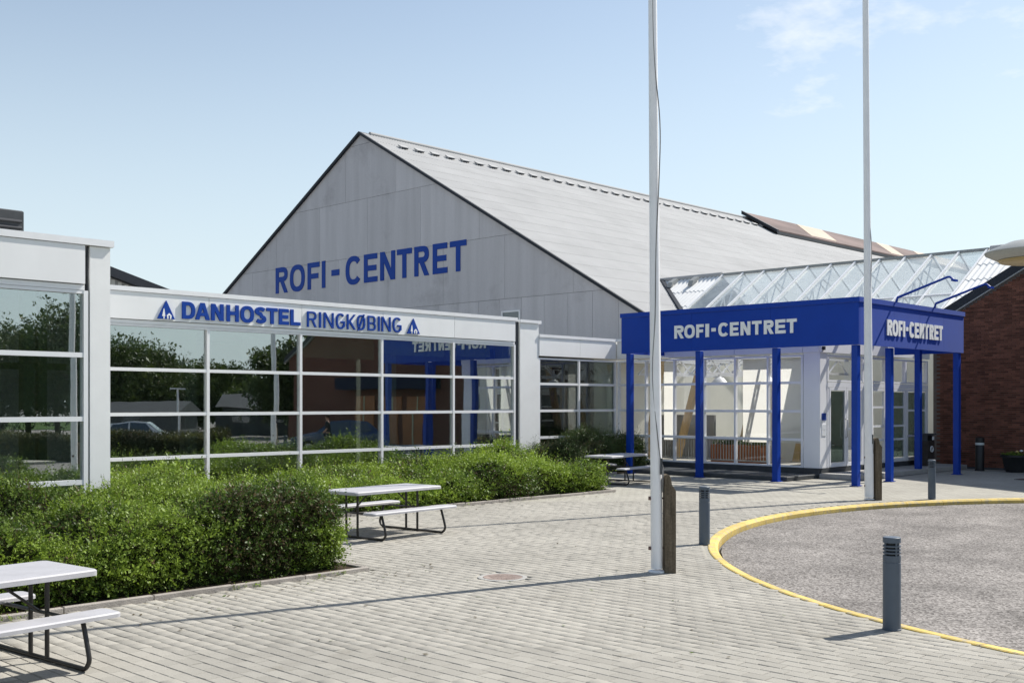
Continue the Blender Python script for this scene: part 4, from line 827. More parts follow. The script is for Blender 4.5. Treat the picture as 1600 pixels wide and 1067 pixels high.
# ------------------------------------------------------------------ flagpoles
def smooth_path(P, n=6):
    """Catmull-Rom through the points"""
    P = [Vector(p) for p in P]; out = []
    for i in range(len(P) - 1):
        a, b_, c, d = P[max(i - 1, 0)], P[i], P[i + 1], P[min(i + 2, len(P) - 1)]
        for k in range(n):
            t = k / n; out.append(0.5 * ((2 * b_) + (-a + c) * t + (2 * a - 5 * b_ + 4 * c - d) * t * t + (-a + 3 * b_ - 3 * c + d) * t ** 3))
    return out + [P[-1]]
def flagpole(loc, label, H=12.5, bh=1.22, rs=1.0):
    t = thing('flagpole', label, 'flagpole', 'white flagpoles in front of the entrance', loc, CAM_YAW - R(90))
    ln = -0.0075                              # the pole leans a touch
    m = MB(); m.tube([(ln * z, 0, z) for z in (0.05, 0.5, 1.5, 4, 7, 10, H)], [q * rs for q in (0.074, 0.074, 0.072, 0.062, 0.054, 0.050, 0.044)], 20); m.build('pole', 'white_metal', t, 40)
    k0_ = 0.075 * (rs - 1)
    prof = [(0.085, -0.02), (0.225, -0.02), (0.225, bh - 0.20), (0.205, bh - 0.17), (0.175, bh - 0.13), (0.165, bh - 0.06), (0.145, bh - 0.01), (0.115, bh), (0.085, bh - 0.01)]
    MB().prism([(a_ + k0_, z_) for a_, z_ in prof], -0.09, 0.09).build('support_board', 'old_wood', t, bevel=0.004)
    for z in (0.30, 0.92):
        m = MB(); m.tube([(0.16, 0.0, z), (-0.095, 0.0, z)], 0.011, 8); cl_ = m.build('clamp_bolt', 'rust_iron', t, 40)
        m = MB(); m.tube([(-0.105, 0, z), (-0.078, 0, z)], 0.026, 6); m.build('nut', 'rust_iron', cl_)
    m = MB(); m.lathe([(0.075, 0.0), (0.11, 0.002), (0.11, 0.02), (0.08, 0.03)], (0, 0, 0.0), 20); m.build('base_ring', 'white_metal', t, 40)
    P_ = [(0.05, -0.07, 1.35), (0.015, -0.078, 1.55), (-0.06, -0.05, 2.4), (-0.03, -0.065, 3.2), (-0.02, -0.06, 4.0), (0.02, -0.058, 4.9), (0.03, -0.05, 5.6), (-0.05, -0.05, 6.6), (-0.06, -0.04, 8.5), (-0.09, -0.03, H - 0.3)]
    m = MB(); m.tube(smooth_path(P_), 0.007, 6); m.build('halyard', 'rope', t, True)
    m = MB(); m.tube(smooth_path([(0.06, -0.06, 1.0), (0.062, -0.08, 1.15), (0.05, -0.075, 1.35), (0.07, -0.06, 1.25), (0.06, -0.06, 1.0)]), 0.008, 6); m.build('rope_coil', 'rope', t, True)
    m = MB(); m.bar((0.045, -0.075, 1.22), (0.045, -0.075, 1.42), 0.02, 0.03); m.build('cleat', 'dark_grey', t)
    return t
flagpole((11.02, 8.19, 0), 'near tall white flagpole with wooden support board, before the canopy')
flagpole((22.58, 11.05, 0), 'far tall white flagpole with wooden support board, by the canopy corner', H=14, bh=1.35, rs=1.32)

# ------------------------------------------------------------------ bollard lights
def bollard(loc, label, H=0.86):
    t = thing('bollard_light', label, 'bollard', 'grey bollard lights', loc, random.uniform(0, 6)); r = 0.081
    z0, z1 = H - 0.17, H - 0.045
    m = MB(); m.lathe([(r + 0.004, 0), (r + 0.004, 0.012), (r, 0.014), (r, H - 0.235), (r - 0.003, H - 0.232), (r - 0.003, H - 0.227), (r, H - 0.224), (r, z0), (r - 0.012, z0)], seg=32); m.build('post', 'bollard_grey', t, 40)
    m = MB(); m.lathe([(r - 0.026, z0 - 0.01), (r - 0.026, z1 + 0.01)], seg=24); m.build('lens', 'bollard_slot', t, 40)
    for i in range(3):
        z = z0 + 0.02 + i * 0.031
        m = MB(); m.lathe([(r - 0.02, z + 0.004), (r, z - 0.002), (r, z + 0.011), (r - 0.02, z + 0.014)], seg=32); m.build('louvre', 'bollard_grey', t, 40)
    m = MB(); m.lathe([(r - 0.02, z1 - 0.006), (r, z1 - 0.006), (r, H - 0.006), (r - 0.006, H), (0.002, H + 0.002)], seg=32); m.build('cap', 'bollard_grey', t, 40)
    m = MB()
    for k in range(4):
        a = k * math.pi / 2 + 0.3; m.bar(((r - 0.012) * math.cos(a), (r - 0.012) * math.sin(a), z0 - 0.004), ((r - 0.012) * math.cos(a), (r - 0.012) * math.sin(a), z1), 0.016, 0.016)
    m.build('spacer', 'bollard_grey', t)
bollard((9.75, 4.55, 0), 'nearest grey bollard light at the edge of the turning circle')
bollard((13.72, 9.32, 0), 'grey bollard light beside the near flagpole left of the yellow kerb')
bollard((23.72, 10.15, 0), 'grey bollard light right of the far flagpole by the brick wall shadow')

# ------------------------------------------------------------------ picnic tables
def rounded_slab(name, L, W, z0, z1, cy, mat, parent, r=0.05, ov=0.0):
    pts = []
    for sx, sy, a0 in ((1, 1, 0), (-1, 1, 90), (-1, -1, 180), (1, -1, 270)):
        for k in range(5):
            a = R(a0 + 90 * k / 4); pts.append((sx * (L / 2 - r) + r * math.cos(a), cy + sy * (W / 2 - r) + r * math.sin(a)))
    m = MB(); n = len(pts); lay = [(1.0, z0), (1.0, z1 - 0.012), (0.0, z1)]
    for s_, z in lay:
        for (x, y) in pts:
            dx = 0 if s_ else 0.012
            m.v.append((x - math.copysign(dx, x), y - math.copysign(dx, y - cy), z))
    for q in range(2):
        for i in range(n): j = (i + 1) % n; m.f.append((q * n + i, q * n + j, (q + 1) * n + j, (q + 1) * n + i))
    m.f.append(tuple(2 * n + i for i in range(n))); m.f.append(tuple(reversed(range(n))))
    return m.build(name, mat, parent, 35)
def picnic_table(loc, rz, label):
    t = thing('picnic_table', label, 'picnic table', 'grey plastic picnic tables', loc, rz)
    rounded_slab('tabletop', 1.90, 0.84, 0.695, 0.745, 0, 'plastic_table', t)
    for s_ in (-1, 1): rounded_slab('bench', 1.86, 0.27, 0.405, 0.445, s_ * 0.655, 'plastic_table', t, 0.045)
    for e in (-1, 1):
        x = e * 0.66
        P_ = [(x, -0.66, 0.40), (x, -0.685, 0.34), (x, -0.745, 0.16), (x, -0.755, 0.09), (x, -0.70, 0.028), (x, -0.60, 0.022), (x, 0, 0.022), (x, 0.60, 0.022), (x, 0.70, 0.028), (x, 0.755, 0.09), (x, 0.745, 0.16), (x, 0.685, 0.34), (x, 0.66, 0.40)]
        m = MB(); m.tube(smooth_path(P_, 4), 0.019, 10); fr = m.build('leg_frame', 'black_tube', t, 40)
        for y in (-0.13, 0.13):
            m = MB(); m.tube([(x, y, 0.03), (x, y, 0.695)], 0.019, 10); m.build('leg', 'black_tube', fr, 40)
        m = MB(); m.tube([(x, -0.66, 0.395), (x, 0.66, 0.395)], 0.016, 8); m.build('bench_bar', 'black_tube', fr, 40)
        m = MB(); m.bar((x, -0.36, 0.685), (x, 0.36, 0.685), 0.04, 0.02); m.build('top_bar', 'black_tube', fr)
        m = MB(); m.tube([(x, 0, 0.40), (x - e * 0.36, 0, 0.68)], 0.012, 8); m.build('brace', 'black_tube', fr, 40)
    return t
picnic_table((3.08, 8.98, 0), R(6), 'grey picnic table cut off by the left edge of the picture')
picnic_table((11.17, 13.75, 0), R(4.6), 'grey picnic table in the hedge recess at the middle')
picnic_table((22.65, 18.15, 0), R(8), 'grey picnic table half hidden behind the near flagpole')

# ------------------------------------------------------------------ small things on the ground
t = thing('manhole_cover', 'round rusty manhole cover set in the paving', 'manhole', loc=(9.42, 9.31, 0))
m = MB(); m.lathe([(0.30, -0.03), (0.30, -0.001), (0.285, 0.001), (0.245, 0.001), (0.24, -0.004)], seg=40); m.build('frame', 'concrete', t, 30)
m = MB(); m.lathe([(0.236, -0.02), (0.236, 0.002), (0.22, 0.003), (0.212, 0.0), (0.002, 0.0)], seg=40); cv = m.build('cover', 'cover_iron', t, 30)
for i in range(-3, 4): MB().box(-0.16 + abs(i) * 0.025, 0.16 - abs(i) * 0.025, i * 0.048 - 0.01, i * 0.048 + 0.01, 0.0002, 0.003).build('rib', 'cover_iron', cv)
t = thing('litter_bin', 'brown litter bin with hood beside the entrance doors', 'bin', loc=(34.6, 15.05, 0)); t.location = (33.9, 14.75, 0.0)
MB().bevel_box(-0.24, 0.24, -0.22, 0.22, 0.0, 0.92, 0.01).build('body', 'bin_brown', t)
for i in range(6): MB().box(-0.225 + i * 0.078, -0.165 + i * 0.078, -0.235, -0.221, 0.03, 0.88).build('slat', 'bin_brown', t)
for sx in (-1, 1): MB().box(sx * 0.22 - 0.015, sx * 0.22 + 0.015, -0.2, 0.2, 0.92, 1.10).build('hood_post', 'dark_grey', t)
MB().bevel_box(-0.29, 0.29, -0.26, 0.26, 1.10, 1.15, 0.012).build('hood', 'dark_grey', t)
m = MB(); m.tube([(0.085 * math.cos(a), -0.245, 0.66 + 0.085 * math.sin(a)) for a in np.linspace(0, 2 * math.pi, 25)], 0.022, 6, caps=False); m.build('badge_ring', 'paper_white', t, True)
m = MB(); m.box(0.04, 0.16, -0.25, -0.236, 0.945, 1.06); m.build('sticker', 'paper_white', t)
t = thing('ash_post', 'slim dark ashtray post standing by the brick wall', 'ashtray', loc=(34.75, 13.35, 0))
m = MB(); m.lathe([(0.15, 0), (0.15, 0.02), (0.13, 0.03), (0.13, 0.80), (0.12, 0.82)], seg=20); m.build('post', 'black_plastic', t, 40)
m = MB(); m.lathe([(0.134, 0.80), (0.134, 0.87)], seg=20); m.build('band', 'bollard_lens', t, 40)
m = MB(); m.lathe([(0.13, 0.871), (0.13, 1.02), (0.10, 1.04), (0.01, 1.045)], seg=20); m.build('cap', 'black_plastic', t, 40)
pot = thing('plant_pot', 'black plant pot with small flowers by the brick wall', 'plant pot', loc=(34.8, 12.3, 0))
m = MB(); m.lathe([(0.26, 0), (0.30, 0.12), (0.37, 0.42), (0.42, 0.46), (0.42, 0.52), (0.37, 0.52), (0.36, 0.48), (0.02, 0.47)], seg=24); m.build('pot', 'black_plastic', pot, 40)
t = thing('drain_cover', 'small dark drain grating in the shaded paving by the brick wall', 'drain', loc=(31.6, 10.9, 0))
MB().box(-0.22, 0.22, -0.22, 0.22, -0.01, 0.002).build('frame', 'dark_grey', t)
for i in range(6): MB().box(-0.19, 0.19, -0.18 + i * 0.064, -0.15 + i * 0.064, 0.0021, 0.008).build('slat', 'rust_iron', t)
# lamp whose shade reaches into the picture at the right edge
t = thing('street_lamp', 'grey mushroom-shaped street lamp shade at the right edge of the picture', 'street lamp', loc=(9.46, 3.18, 0))
m = MB(); m.lathe([(0.10, 3.27), (0.30, 3.285), (0.385, 3.33), (0.39, 3.345), (0.36, 3.365), (0.2, 3.43), (0.02, 3.45)], seg=36); m.build('shade', 'lamp_grey', t, 50)
m = MB(); m.lathe([(0.02, 3.262), (0.27, 3.262), (0.29, 3.28)], seg=36); m.build('diffuser', 'lamp_diffuser', t, 50)
m = MB(); m.tube(smooth_path([(0.02, -0.02, 3.44), (0.3, -0.3, 3.56), (0.78, -0.80, 3.50), (0.86, -0.88, 3.2), (0.86, -0.88, 1.5), (0.86, -0.88, -0.12)]), 0.05, 12); m.build('post', 'lamp_grey', t, 40)

# ------------------------------------------------------------------ foliage
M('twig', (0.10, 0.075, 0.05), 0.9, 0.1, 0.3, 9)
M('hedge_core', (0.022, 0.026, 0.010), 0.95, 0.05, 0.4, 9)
def sprigs(P, D, L, K, leaf, width, v, rng):
    """leaf quads for N sprigs: base points P, directions D, lengths L; K leaves each"""
    N = len(P); D = D / np.linalg.norm(D, axis=1, keepdims=True)
    h = rng.normal(size=(N, 3)); e1 = np.cross(D, h); e1 /= np.linalg.norm(e1, axis=1, keepdims=True) + 1e-9; e2 = np.cross(D, e1)
    k = (np.arange(K) + 0.7) / K
    ph = (np.arange(K) * 2.4)[None] + rng.uniform(0, 6.28, (N, 1))
    pos = P[:, None] + D[:, None] * (L[:, None] * k[None])[..., None] + (np.array([0, 0, -1.0])[None, None] * (0.12 * L[:, None] * k[None] ** 2)[..., None])
    ld = D[:, None] * 0.62 + (np.cos(ph)[..., None] * e1[:, None] + np.sin(ph)[..., None] * e2[:, None]) * 0.78 + rng.normal(0, 0.18, (N, K, 3))
    ld /= np.linalg.norm(ld, axis=2, keepdims=True)
    wd = np.cross(ld, D[:, None] + rng.normal(0, 0.35, (N, K, 3))); wd /= np.linalg.norm(wd, axis=2, keepdims=True) + 1e-9
    l = leaf * rng.choice([0.7, 1.0, 1.45], N, p=[0.35, 0.45, 0.2])[:, None, None] * rng.uniform(0.7, 1.3, (N, K, 1)) * (1 - 0.35 * k)[None, :, None]; w = l * width
    q = np.stack([pos, pos + ld * l * 0.5 + wd * w * 0.5, pos + ld * l, pos + ld * l * 0.5 - wd * w * 0.5], 2)
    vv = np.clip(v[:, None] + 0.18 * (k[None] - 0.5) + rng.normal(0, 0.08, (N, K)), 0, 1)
    return q.reshape(-1, 3), N * K, np.repeat(vv.ravel(), 4)
class Lumps:
    def __init__(s, rng, amp, lo=1.2, hi=5.0, n=9):
        s.w = rng.uniform(lo, hi, n); s.a = rng.uniform(0, 6.28, n); s.p = rng.uniform(0, 6.28, n); s.g = amp / np.sqrt(n) * (2.2 / s.w ** 0.35)
    def __call__(s, x, y):
        r = 0
        for w, a, p, g_ in zip(s.w, s.a, s.p, s.g): r = r + g_ * np.sin(w * (x * np.cos(a) + y * np.sin(a)) + p)
        return r
def hedge(name, label, cat, x0, x1, y0, y1, H, seed, dens, leaf, mat, K=9, rnd=0.35, amp=0.10, sprig=(0.07, 0.2), loc=(0, 0, 0), rz=0.0, group=None, sides='FBLR', width=0.5, shoots=0.06, vmean=0.42, clear=None):
    """clipped shrub mass: rounded height field, solid dark core added to block light, sprigs of small leaves over top and open sides"""
    rng = np.random.default_rng(seed); lump = Lumps(rng, amp); tone = Lumps(rng, 0.40, 1.0, 6.0)
    t = thing(name, label, cat, group, loc, rz)
    wob = Lumps(rng, 0.07, 1.5, 4)
    def edge(x, y):
        d = np.full_like(x, 9.0)
        if 'L' in sides: d = np.minimum(d, x - x0 - wob(y, y * 0))
        if 'R' in sides: d = np.minimum(d, x1 - x - wob(y + 5, y * 0))
        if 'F' in sides: d = np.minimum(d, y - y0 - wob(x + 9, x * 0))
        if 'B' in sides: d = np.minimum(d, y1 - y - wob(x + 3, x * 0))
        return d
    def top(x, y):
        d = np.clip(edge(x, y) / rnd, 0, 1); h = (H + lump(x, y)) * (0.55 + 0.45 * np.sqrt(1 - (1 - d) ** 2))
        if clear is not None: h = h * clear(x, y)
        return np.where(edge(x, y) > 0, h, 0.02)
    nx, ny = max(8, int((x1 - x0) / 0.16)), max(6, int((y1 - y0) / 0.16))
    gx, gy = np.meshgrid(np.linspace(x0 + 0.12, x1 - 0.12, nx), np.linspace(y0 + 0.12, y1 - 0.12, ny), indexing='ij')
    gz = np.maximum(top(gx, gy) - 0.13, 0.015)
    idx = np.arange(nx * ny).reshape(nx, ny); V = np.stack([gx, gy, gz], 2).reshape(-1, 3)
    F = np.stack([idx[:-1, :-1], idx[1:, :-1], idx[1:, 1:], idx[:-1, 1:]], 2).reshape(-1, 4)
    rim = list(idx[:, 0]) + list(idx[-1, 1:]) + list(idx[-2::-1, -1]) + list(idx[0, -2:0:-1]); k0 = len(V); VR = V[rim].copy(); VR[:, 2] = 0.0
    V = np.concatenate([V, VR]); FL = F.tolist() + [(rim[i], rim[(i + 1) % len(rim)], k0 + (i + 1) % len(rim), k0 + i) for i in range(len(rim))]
    me = bpy.data.meshes.new('dark_core'); me.from_pydata(V.tolist(), [], FL); me.materials.append(MATS['hedge_core']); me.update()
    ob = bpy.data.objects.new('dark_core', me); C.objects.link(ob); ob.parent = t  # closed dark shell, added to block light inside the shrub mass
    # top
    n = int((x1 - x0) * (y1 - y0) * dens); X = rng.uniform(x0, x1, n); Y = rng.uniform(y0, y1, n); keep = edge(X, Y) > 0.0; X, Y = X[keep], Y[keep]
    e = 0.05; Z = top(X, Y); nx_ = -(top(X + e, Y) - Z) / e; ny_ = -(top(X, Y + e) - Z) / e
    NR = np.stack([np.clip(nx_, -3, 3), np.clip(ny_, -3, 3), np.ones_like(Z)], 1); NR /= np.linalg.norm(NR, axis=1, keepdims=True)
    P = np.stack([X, Y, Z], 1) - NR * rng.uniform(0.05, 0.17, len(X))[:, None]; D = NR + rng.normal(0, 0.55, P.shape); D[:, 2] += 0.25
    # open sides
    SP, SD = [], []
    for sd_, (ax, fixed, sg) in {'F': (0, y0, -1), 'B': (0, y1, 1), 'L': (1, x0, -1), 'R': (1, x1, 1)}.items():
        if sd_ not in sides: continue
        ln = (x1 - x0) if ax == 0 else (y1 - y0); k = int(ln * H * dens * 1.5); u = rng.uniform(0, ln, k); zf = rng.uniform(0.0, 1.0, k)
        if ax == 0: xx = x0 + u; yy = fixed - sg * 0.16; yy = np.full(k, yy)
        else: yy = y0 + u; xx = np.full(k, fixed - sg * 0.16)
        off_ = wob(*( (xx + (9 if sd_ == 'F' else 3), xx * 0) if ax == 0 else (yy + (0 if sd_ == 'L' else 5), yy * 0)))
        if ax == 0: yy = yy - sg * off_
        else: xx = xx - sg * off_
        inx, iny = (xx, yy - sg * 0.25) if ax == 0 else (xx - sg * 0.25, yy)
        zz_ = zf * top(inx, iny) * 0.95; bulge = 0.10 * np.sin(np.clip(zf, 0, 1) * math.pi) * sg
        if ax == 0: yy = yy + bulge
        else: xx = xx + bulge
        SP.append(np.stack([xx, yy, zz_], 1)); d_ = rng.normal(0, 0.6, (k, 3)); d_[:, 1 - ax] += sg * 0.95; d_[:, 2] += 0.35; SD.append(d_)
    if SP: P = np.concatenate([P] + SP); D = np.concatenate([D] + SD)
    if clear is not None:
        kk = clear(P[:, 0], P[:, 1]) > 0.3; P, D = P[kk], D[kk]
    L = rng.uniform(*sprig, len(P)); long_ = rng.random(len(P)) < shoots; L[long_] *= rng.uniform(1.3, 2.0, long_.sum()); D[long_, 2] = np.abs(D[long_, 2]) + 0.5
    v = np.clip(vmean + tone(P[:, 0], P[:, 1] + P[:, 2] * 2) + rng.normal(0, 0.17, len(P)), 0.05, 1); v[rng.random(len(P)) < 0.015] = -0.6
    q, nq, at = sprigs(P, D, L, K, leaf, width, v, rng)
    q[:, 2] = np.maximum(q[:, 2], 0.006)
    # bare twigs showing between the leaves
    pk = rng.random(len(P)) < 0.30; Pt, Dt = P[pk], D[pk] / np.linalg.norm(D[pk], axis=1, keepdims=True); Lt = L[pk][:, None]
    sd2 = np.cross(Dt, rng.normal(size=Dt.shape)); sd2 /= np.linalg.norm(sd2, axis=1, keepdims=True) + 1e-9; sd2 *= 0.0035
    tw = np.stack([Pt - Dt * Lt * 0.6 - sd2, Pt - Dt * Lt * 0.6 + sd2, Pt + Dt * Lt + sd2 * 0.4, Pt + Dt * Lt - sd2 * 0.4], 1).reshape(-1, 3); tw[:, 2] = np.maximum(tw[:, 2], 0.004)
    to = bpy.data.objects.new('twigs', quad_mesh('twigs', tw, len(Pt), 'twig')); C.objects.link(to); to.parent = t; stuff(to)
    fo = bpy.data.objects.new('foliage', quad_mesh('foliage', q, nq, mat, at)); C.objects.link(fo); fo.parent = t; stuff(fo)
    return t
hedge('hedge', 'big dark green hedge filling the left foreground bed', 'hedge', -1.2, 8.42, 11.12, 16.1, 0.80, 11, 430, 0.050, 'leaf_hedge', K=8, sides='FRB', rnd=0.45, vmean=0.45, amp=0.15, sprig=(0.08, 0.24), shoots=0.12)
hedge('hedge', 'bright green hedge along the hostel windows behind the middle picnic table', 'hedge', 8.0, 20.30, 16.62, 20.9, 0.72, 12, 230, 0.065, 'leaf_hedge_light', K=8, sides='FRB', rnd=0.5, sprig=(0.14, 0.36), amp=0.13, vmean=0.58, shoots=0.15, clear=lambda x, y: np.interp(x, [8, 10.2, 11.6, 14.5, 16.5, 20.3], [0.85, 0.82, 0.62, 0.64, 0.92, 1.02]))
hedge('shrub', 'dark spreading juniper shrub between the hedge and the blue column', 'shrub', 23.6, 27.3, 20.7, 22.25, 1.05, 13, 420, 0.055, 'leaf_juniper', K=10, sides='FRBL', rnd=0.7, sprig=(0.15, 0.36), amp=0.16, width=0.34, shoots=0.2, vmean=0.45)
# dry leaves and grit blown onto the paving
rl = np.random.default_rng(77); n = 420; X = np.concatenate([rl.uniform(2.5, 9.5, 170), rl.uniform(9, 21, 150), rl.uniform(5, 14, 100)]); Y = np.concatenate([10.84 - np.abs(rl.normal(0, 0.55, 170)), 16.3 - np.abs(rl.normal(0, 0.5, 150)), rl.uniform(5, 11, 100)])
gd = np.hypot(X - CC.x, Y - CC.y) > 10.1; X, Y = X[gd], Y[gd]; n = len(X); a = rl.uniform(0, 6.28, n); l_ = rl.uniform(0.012, 0.035, n); zc = rl.uniform(0.006, 0.016, n)
ax_ = np.stack([np.cos(a) * l_, np.sin(a) * l_, rl.uniform(-0.004, 0.006, n)], 1); bx_ = np.stack([-np.sin(a) * l_ * 0.45, np.cos(a) * l_ * 0.45, rl.uniform(-0.003, 0.003, n)], 1); c0 = np.stack([X, Y, zc], 1)
lv = bpy.data.objects.new('fallen_leaves', quad_mesh('fallen_leaves', np.stack([c0 - ax_, c0 + bx_, c0 + ax_, c0 - bx_], 1).reshape(-1, 3), n, 'leaf_hedge', np.repeat(np.where(rl.random(n) < 0.75, -0.5, 0.3), 4))); C.objects.link(lv); stuff(lv); lv['label'] = 'dry leaves scattered on the paving near the hedges'; lv['category'] = 'leaves'
# small flowering plants in the pot
rng = np.random.default_rng(5); n = 160
P = np.stack([rng.normal(0, 0.16, n), rng.normal(0, 0.16, n), np.full(n, 0.48)], 1); D = rng.normal(0, 0.5, (n, 3)); D[:, 2] = 1
q, nq, at = sprigs(P, D, rng.uniform(0.06, 0.18, n), 6, 0.05, 0.5, rng.uniform(0.2, 0.8, n), rng)
fo = bpy.data.objects.new('plants', quad_mesh('plants', q, nq, 'leaf_hedge', at)); C.objects.link(fo); fo.parent = pot; stuff(fo)
for (x, y, z, mt) in ((0.02, -0.18, 0.63, 'paper_white'), (-0.12, -0.1, 0.61, 'kerb_yellow')):
    m = MB(); m.lathe([(0.01, -0.02), (0.05, 0.0), (0.055, 0.02), (0.02, 0.045)], (x, y, z), 10); m.build('flower', mt, pot, True)
# indoor planter behind the entrance glass
pl = thing('planter', 'terracotta planter with low plants inside the entrance glass', 'planter', loc=(29.5, 18.7, 0.256))
MB().bevel_box(-0.3, 0.3, -0.9, 0.9, 0, 0.55, 0.02).build('box', 'terracotta', pl)
n = 260; P = np.stack([rng.uniform(-0.25, 0.25, n), rng.uniform(-0.85, 0.85, n), np.full(n, 0.52)], 1); D = rng.normal(0, 0.5, (n, 3)); D[:, 2] = 1
q, nq, at = sprigs(P, D, rng.uniform(0.1, 0.35, n), 7, 0.09, 0.45, rng.uniform(0, 0.6, n), rng)
fo = bpy.data.objects.new('plants', quad_mesh('plants', q, nq, 'leaf_juniper', at)); C.objects.link(fo); fo.parent = pl; stuff(fo)
# weeds and litter along the edging
n = 240; X = np.concatenate([rng.uniform(3, 8.5, 150), rng.uniform(12, 20, 90)]); Y = np.where(np.arange(n) < 150, 10.86, 16.39) + rng.normal(0, 0.02, n)
cl_ = (np.sin(X * 1.9) + np.sin(X * 4.7 + 1)) > 0.8; P = np.stack([X, Y, np.zeros(n)], 1)[cl_]; D = rng.normal(0, 0.6, P.shape); D[:, 2] = 0.8
q, nq, at = sprigs(P, D, rng.uniform(0.03, 0.09, len(P)), 5, 0.035, 0.4, rng.uniform(0.3, 0.9, len(P)), rng)
wo_ = bpy.data.objects.new('weeds', quad_mesh('weeds', q, nq, 'leaf_hedge_light', at)); C.objects.link(wo_); stuff(wo_); wo_['label'] = 'small weeds growing along the bed edging'; wo_['category'] = 'weeds'

# ------------------------------------------------------------------ what stands across the forecourt (seen mirrored in the windows)
hedge('hedge', 'clipped hedge on the island of the turning circle, mirrored in the windows', 'hedge', -2.6, 2.6, -0.7, 0.7, 1.1, 21, 190, 0.07, 'leaf_far_hedge', K=6, loc=(21.9, 4.4, -0.1), rz=math.atan2(3.5, 3.4), sprig=(0.08, 0.2), rnd=0.25, amp=0.05, vmean=0.5)
hedge('hedge', 'clipped hedge at the car park side, mirrored in the left windows', 'hedge', -4.5, 4.5, -0.7, 0.7, 1.1, 22, 160, 0.07, 'leaf_far_hedge', K=6, loc=(18.5, -11.0, -0.13), rz=R(38), sprig=(0.08, 0.2), rnd=0.25, amp=0.05, vmean=0.5)
def tree(name, label, loc, H, cw, seed, mat='leaf_tree', group='trees across the car park'):
    rg = np.random.default_rng(seed); t = thing(name, label, 'tree', group, loc)
    m = MB(); m.tube([(0, 0, 0), (0.05, 0, H * 0.2), (0.1, 0.08, H * 0.45), (0.05, 0.1, H * 0.75)], [0.028 * H, 0.022 * H, 0.016 * H, 0.006 * H], 8); m.build('trunk', 'bark', t, True)
    cen = []
    for i in range(9):
        a = rg.uniform(0, 6.28); z = rg.uniform(0.3, 0.75) * H; r_ = cw * rg.uniform(0.3, 0.48); e_ = (math.cos(a) * r_, math.sin(a) * r_, z + rg.uniform(0.02, 0.16) * H)
        m = MB(); m.tube([(0.08, 0.06, z * 0.75), (e_[0] * 0.5, e_[1] * 0.5, (z * 0.75 + e_[2]) / 2 + 0.1), e_], [0.012 * H, 0.008 * H, 0.003 * H], 6); m.build('limb', 'bark', t, True); cen.append(e_)
    nc = 170; u = rg.normal(size=(nc, 3)); u /= np.linalg.norm(u, axis=1, keepdims=True); rad = rg.uniform(0.45, 1.0, (nc, 1))
    c = u * rad * np.array([cw / 2, cw / 2, H * 0.44]) + np.array([0, 0, H * 0.53]); c = np.concatenate([c, np.array(cen)])
    c[:, :2] *= (1.12 - 0.5 * np.clip((c[:, 2] / H - 0.55), 0, 1))[:, None]
    per = 30; P = np.repeat(c, per, 0) + rg.normal(0, cw * 0.062, (len(c) * per, 3)); D = rg.normal(size=P.shape); D[:, 2] += 0.4
    tone = np.repeat(rg.uniform(0.1, 0.8, len(c)), per)
    q, nq, at = sprigs(P, D, np.full(len(P), 0.30), 4, 0.26, 0.55, tone, rg)
    fo = bpy.data.objects.new('crown', quad_mesh('crown', q, nq, mat, at)); C.objects.link(fo); fo.parent = t; return t
spots_t = [(39.7, -36.2, 7.6, 7), (42.5, -37.6, 7.2, 7), (45.9, -39.8, 6.2, 7), (48.8, -41, 5.2, 7), (48, -34.7, 5.8, 5.5), (50, -33, 3.8, 7), (46, -25.5, 3.6, 6), (33.2, -54.9, 9, 9), (36.7, -58.6, 8.4, 8),
           (37.5, -54.9, 9.2, 8), (37.1, -49.5, 10.5, 8), (28, -58, 8.5, 9), (40.5, -14.0, 6.6, 5.4), (-26, 6, 9, 8), (-30, 18, 10, 9), (-24, -8, 8, 8)]
desc = ['tall', 'broad', 'bushy', 'round', 'low', 'slim', 'dense', 'small', 'spreading', 'high', 'full', 'leafy', 'dark', 'loose', 'large', 'short']
for i, (x, y, h, w) in enumerate(spots_t):
    side_ = ('mirrored in the hostel windows' if i < 13 else 'behind the viewer at the left')
    nb = ['second', 'third', 'first', 'fourth', 'fifth', 'sixth', 'seventh', 'eighth', 'ninth', 'tenth', 'eleventh', 'twelfth', 'nearest', 'first', 'second', 'third'][i]
    tree('broadleaf_tree', f'{desc[i]} green tree, {nb} of the row, {side_}', (x, y, -0.12), h, w, 40 + i)
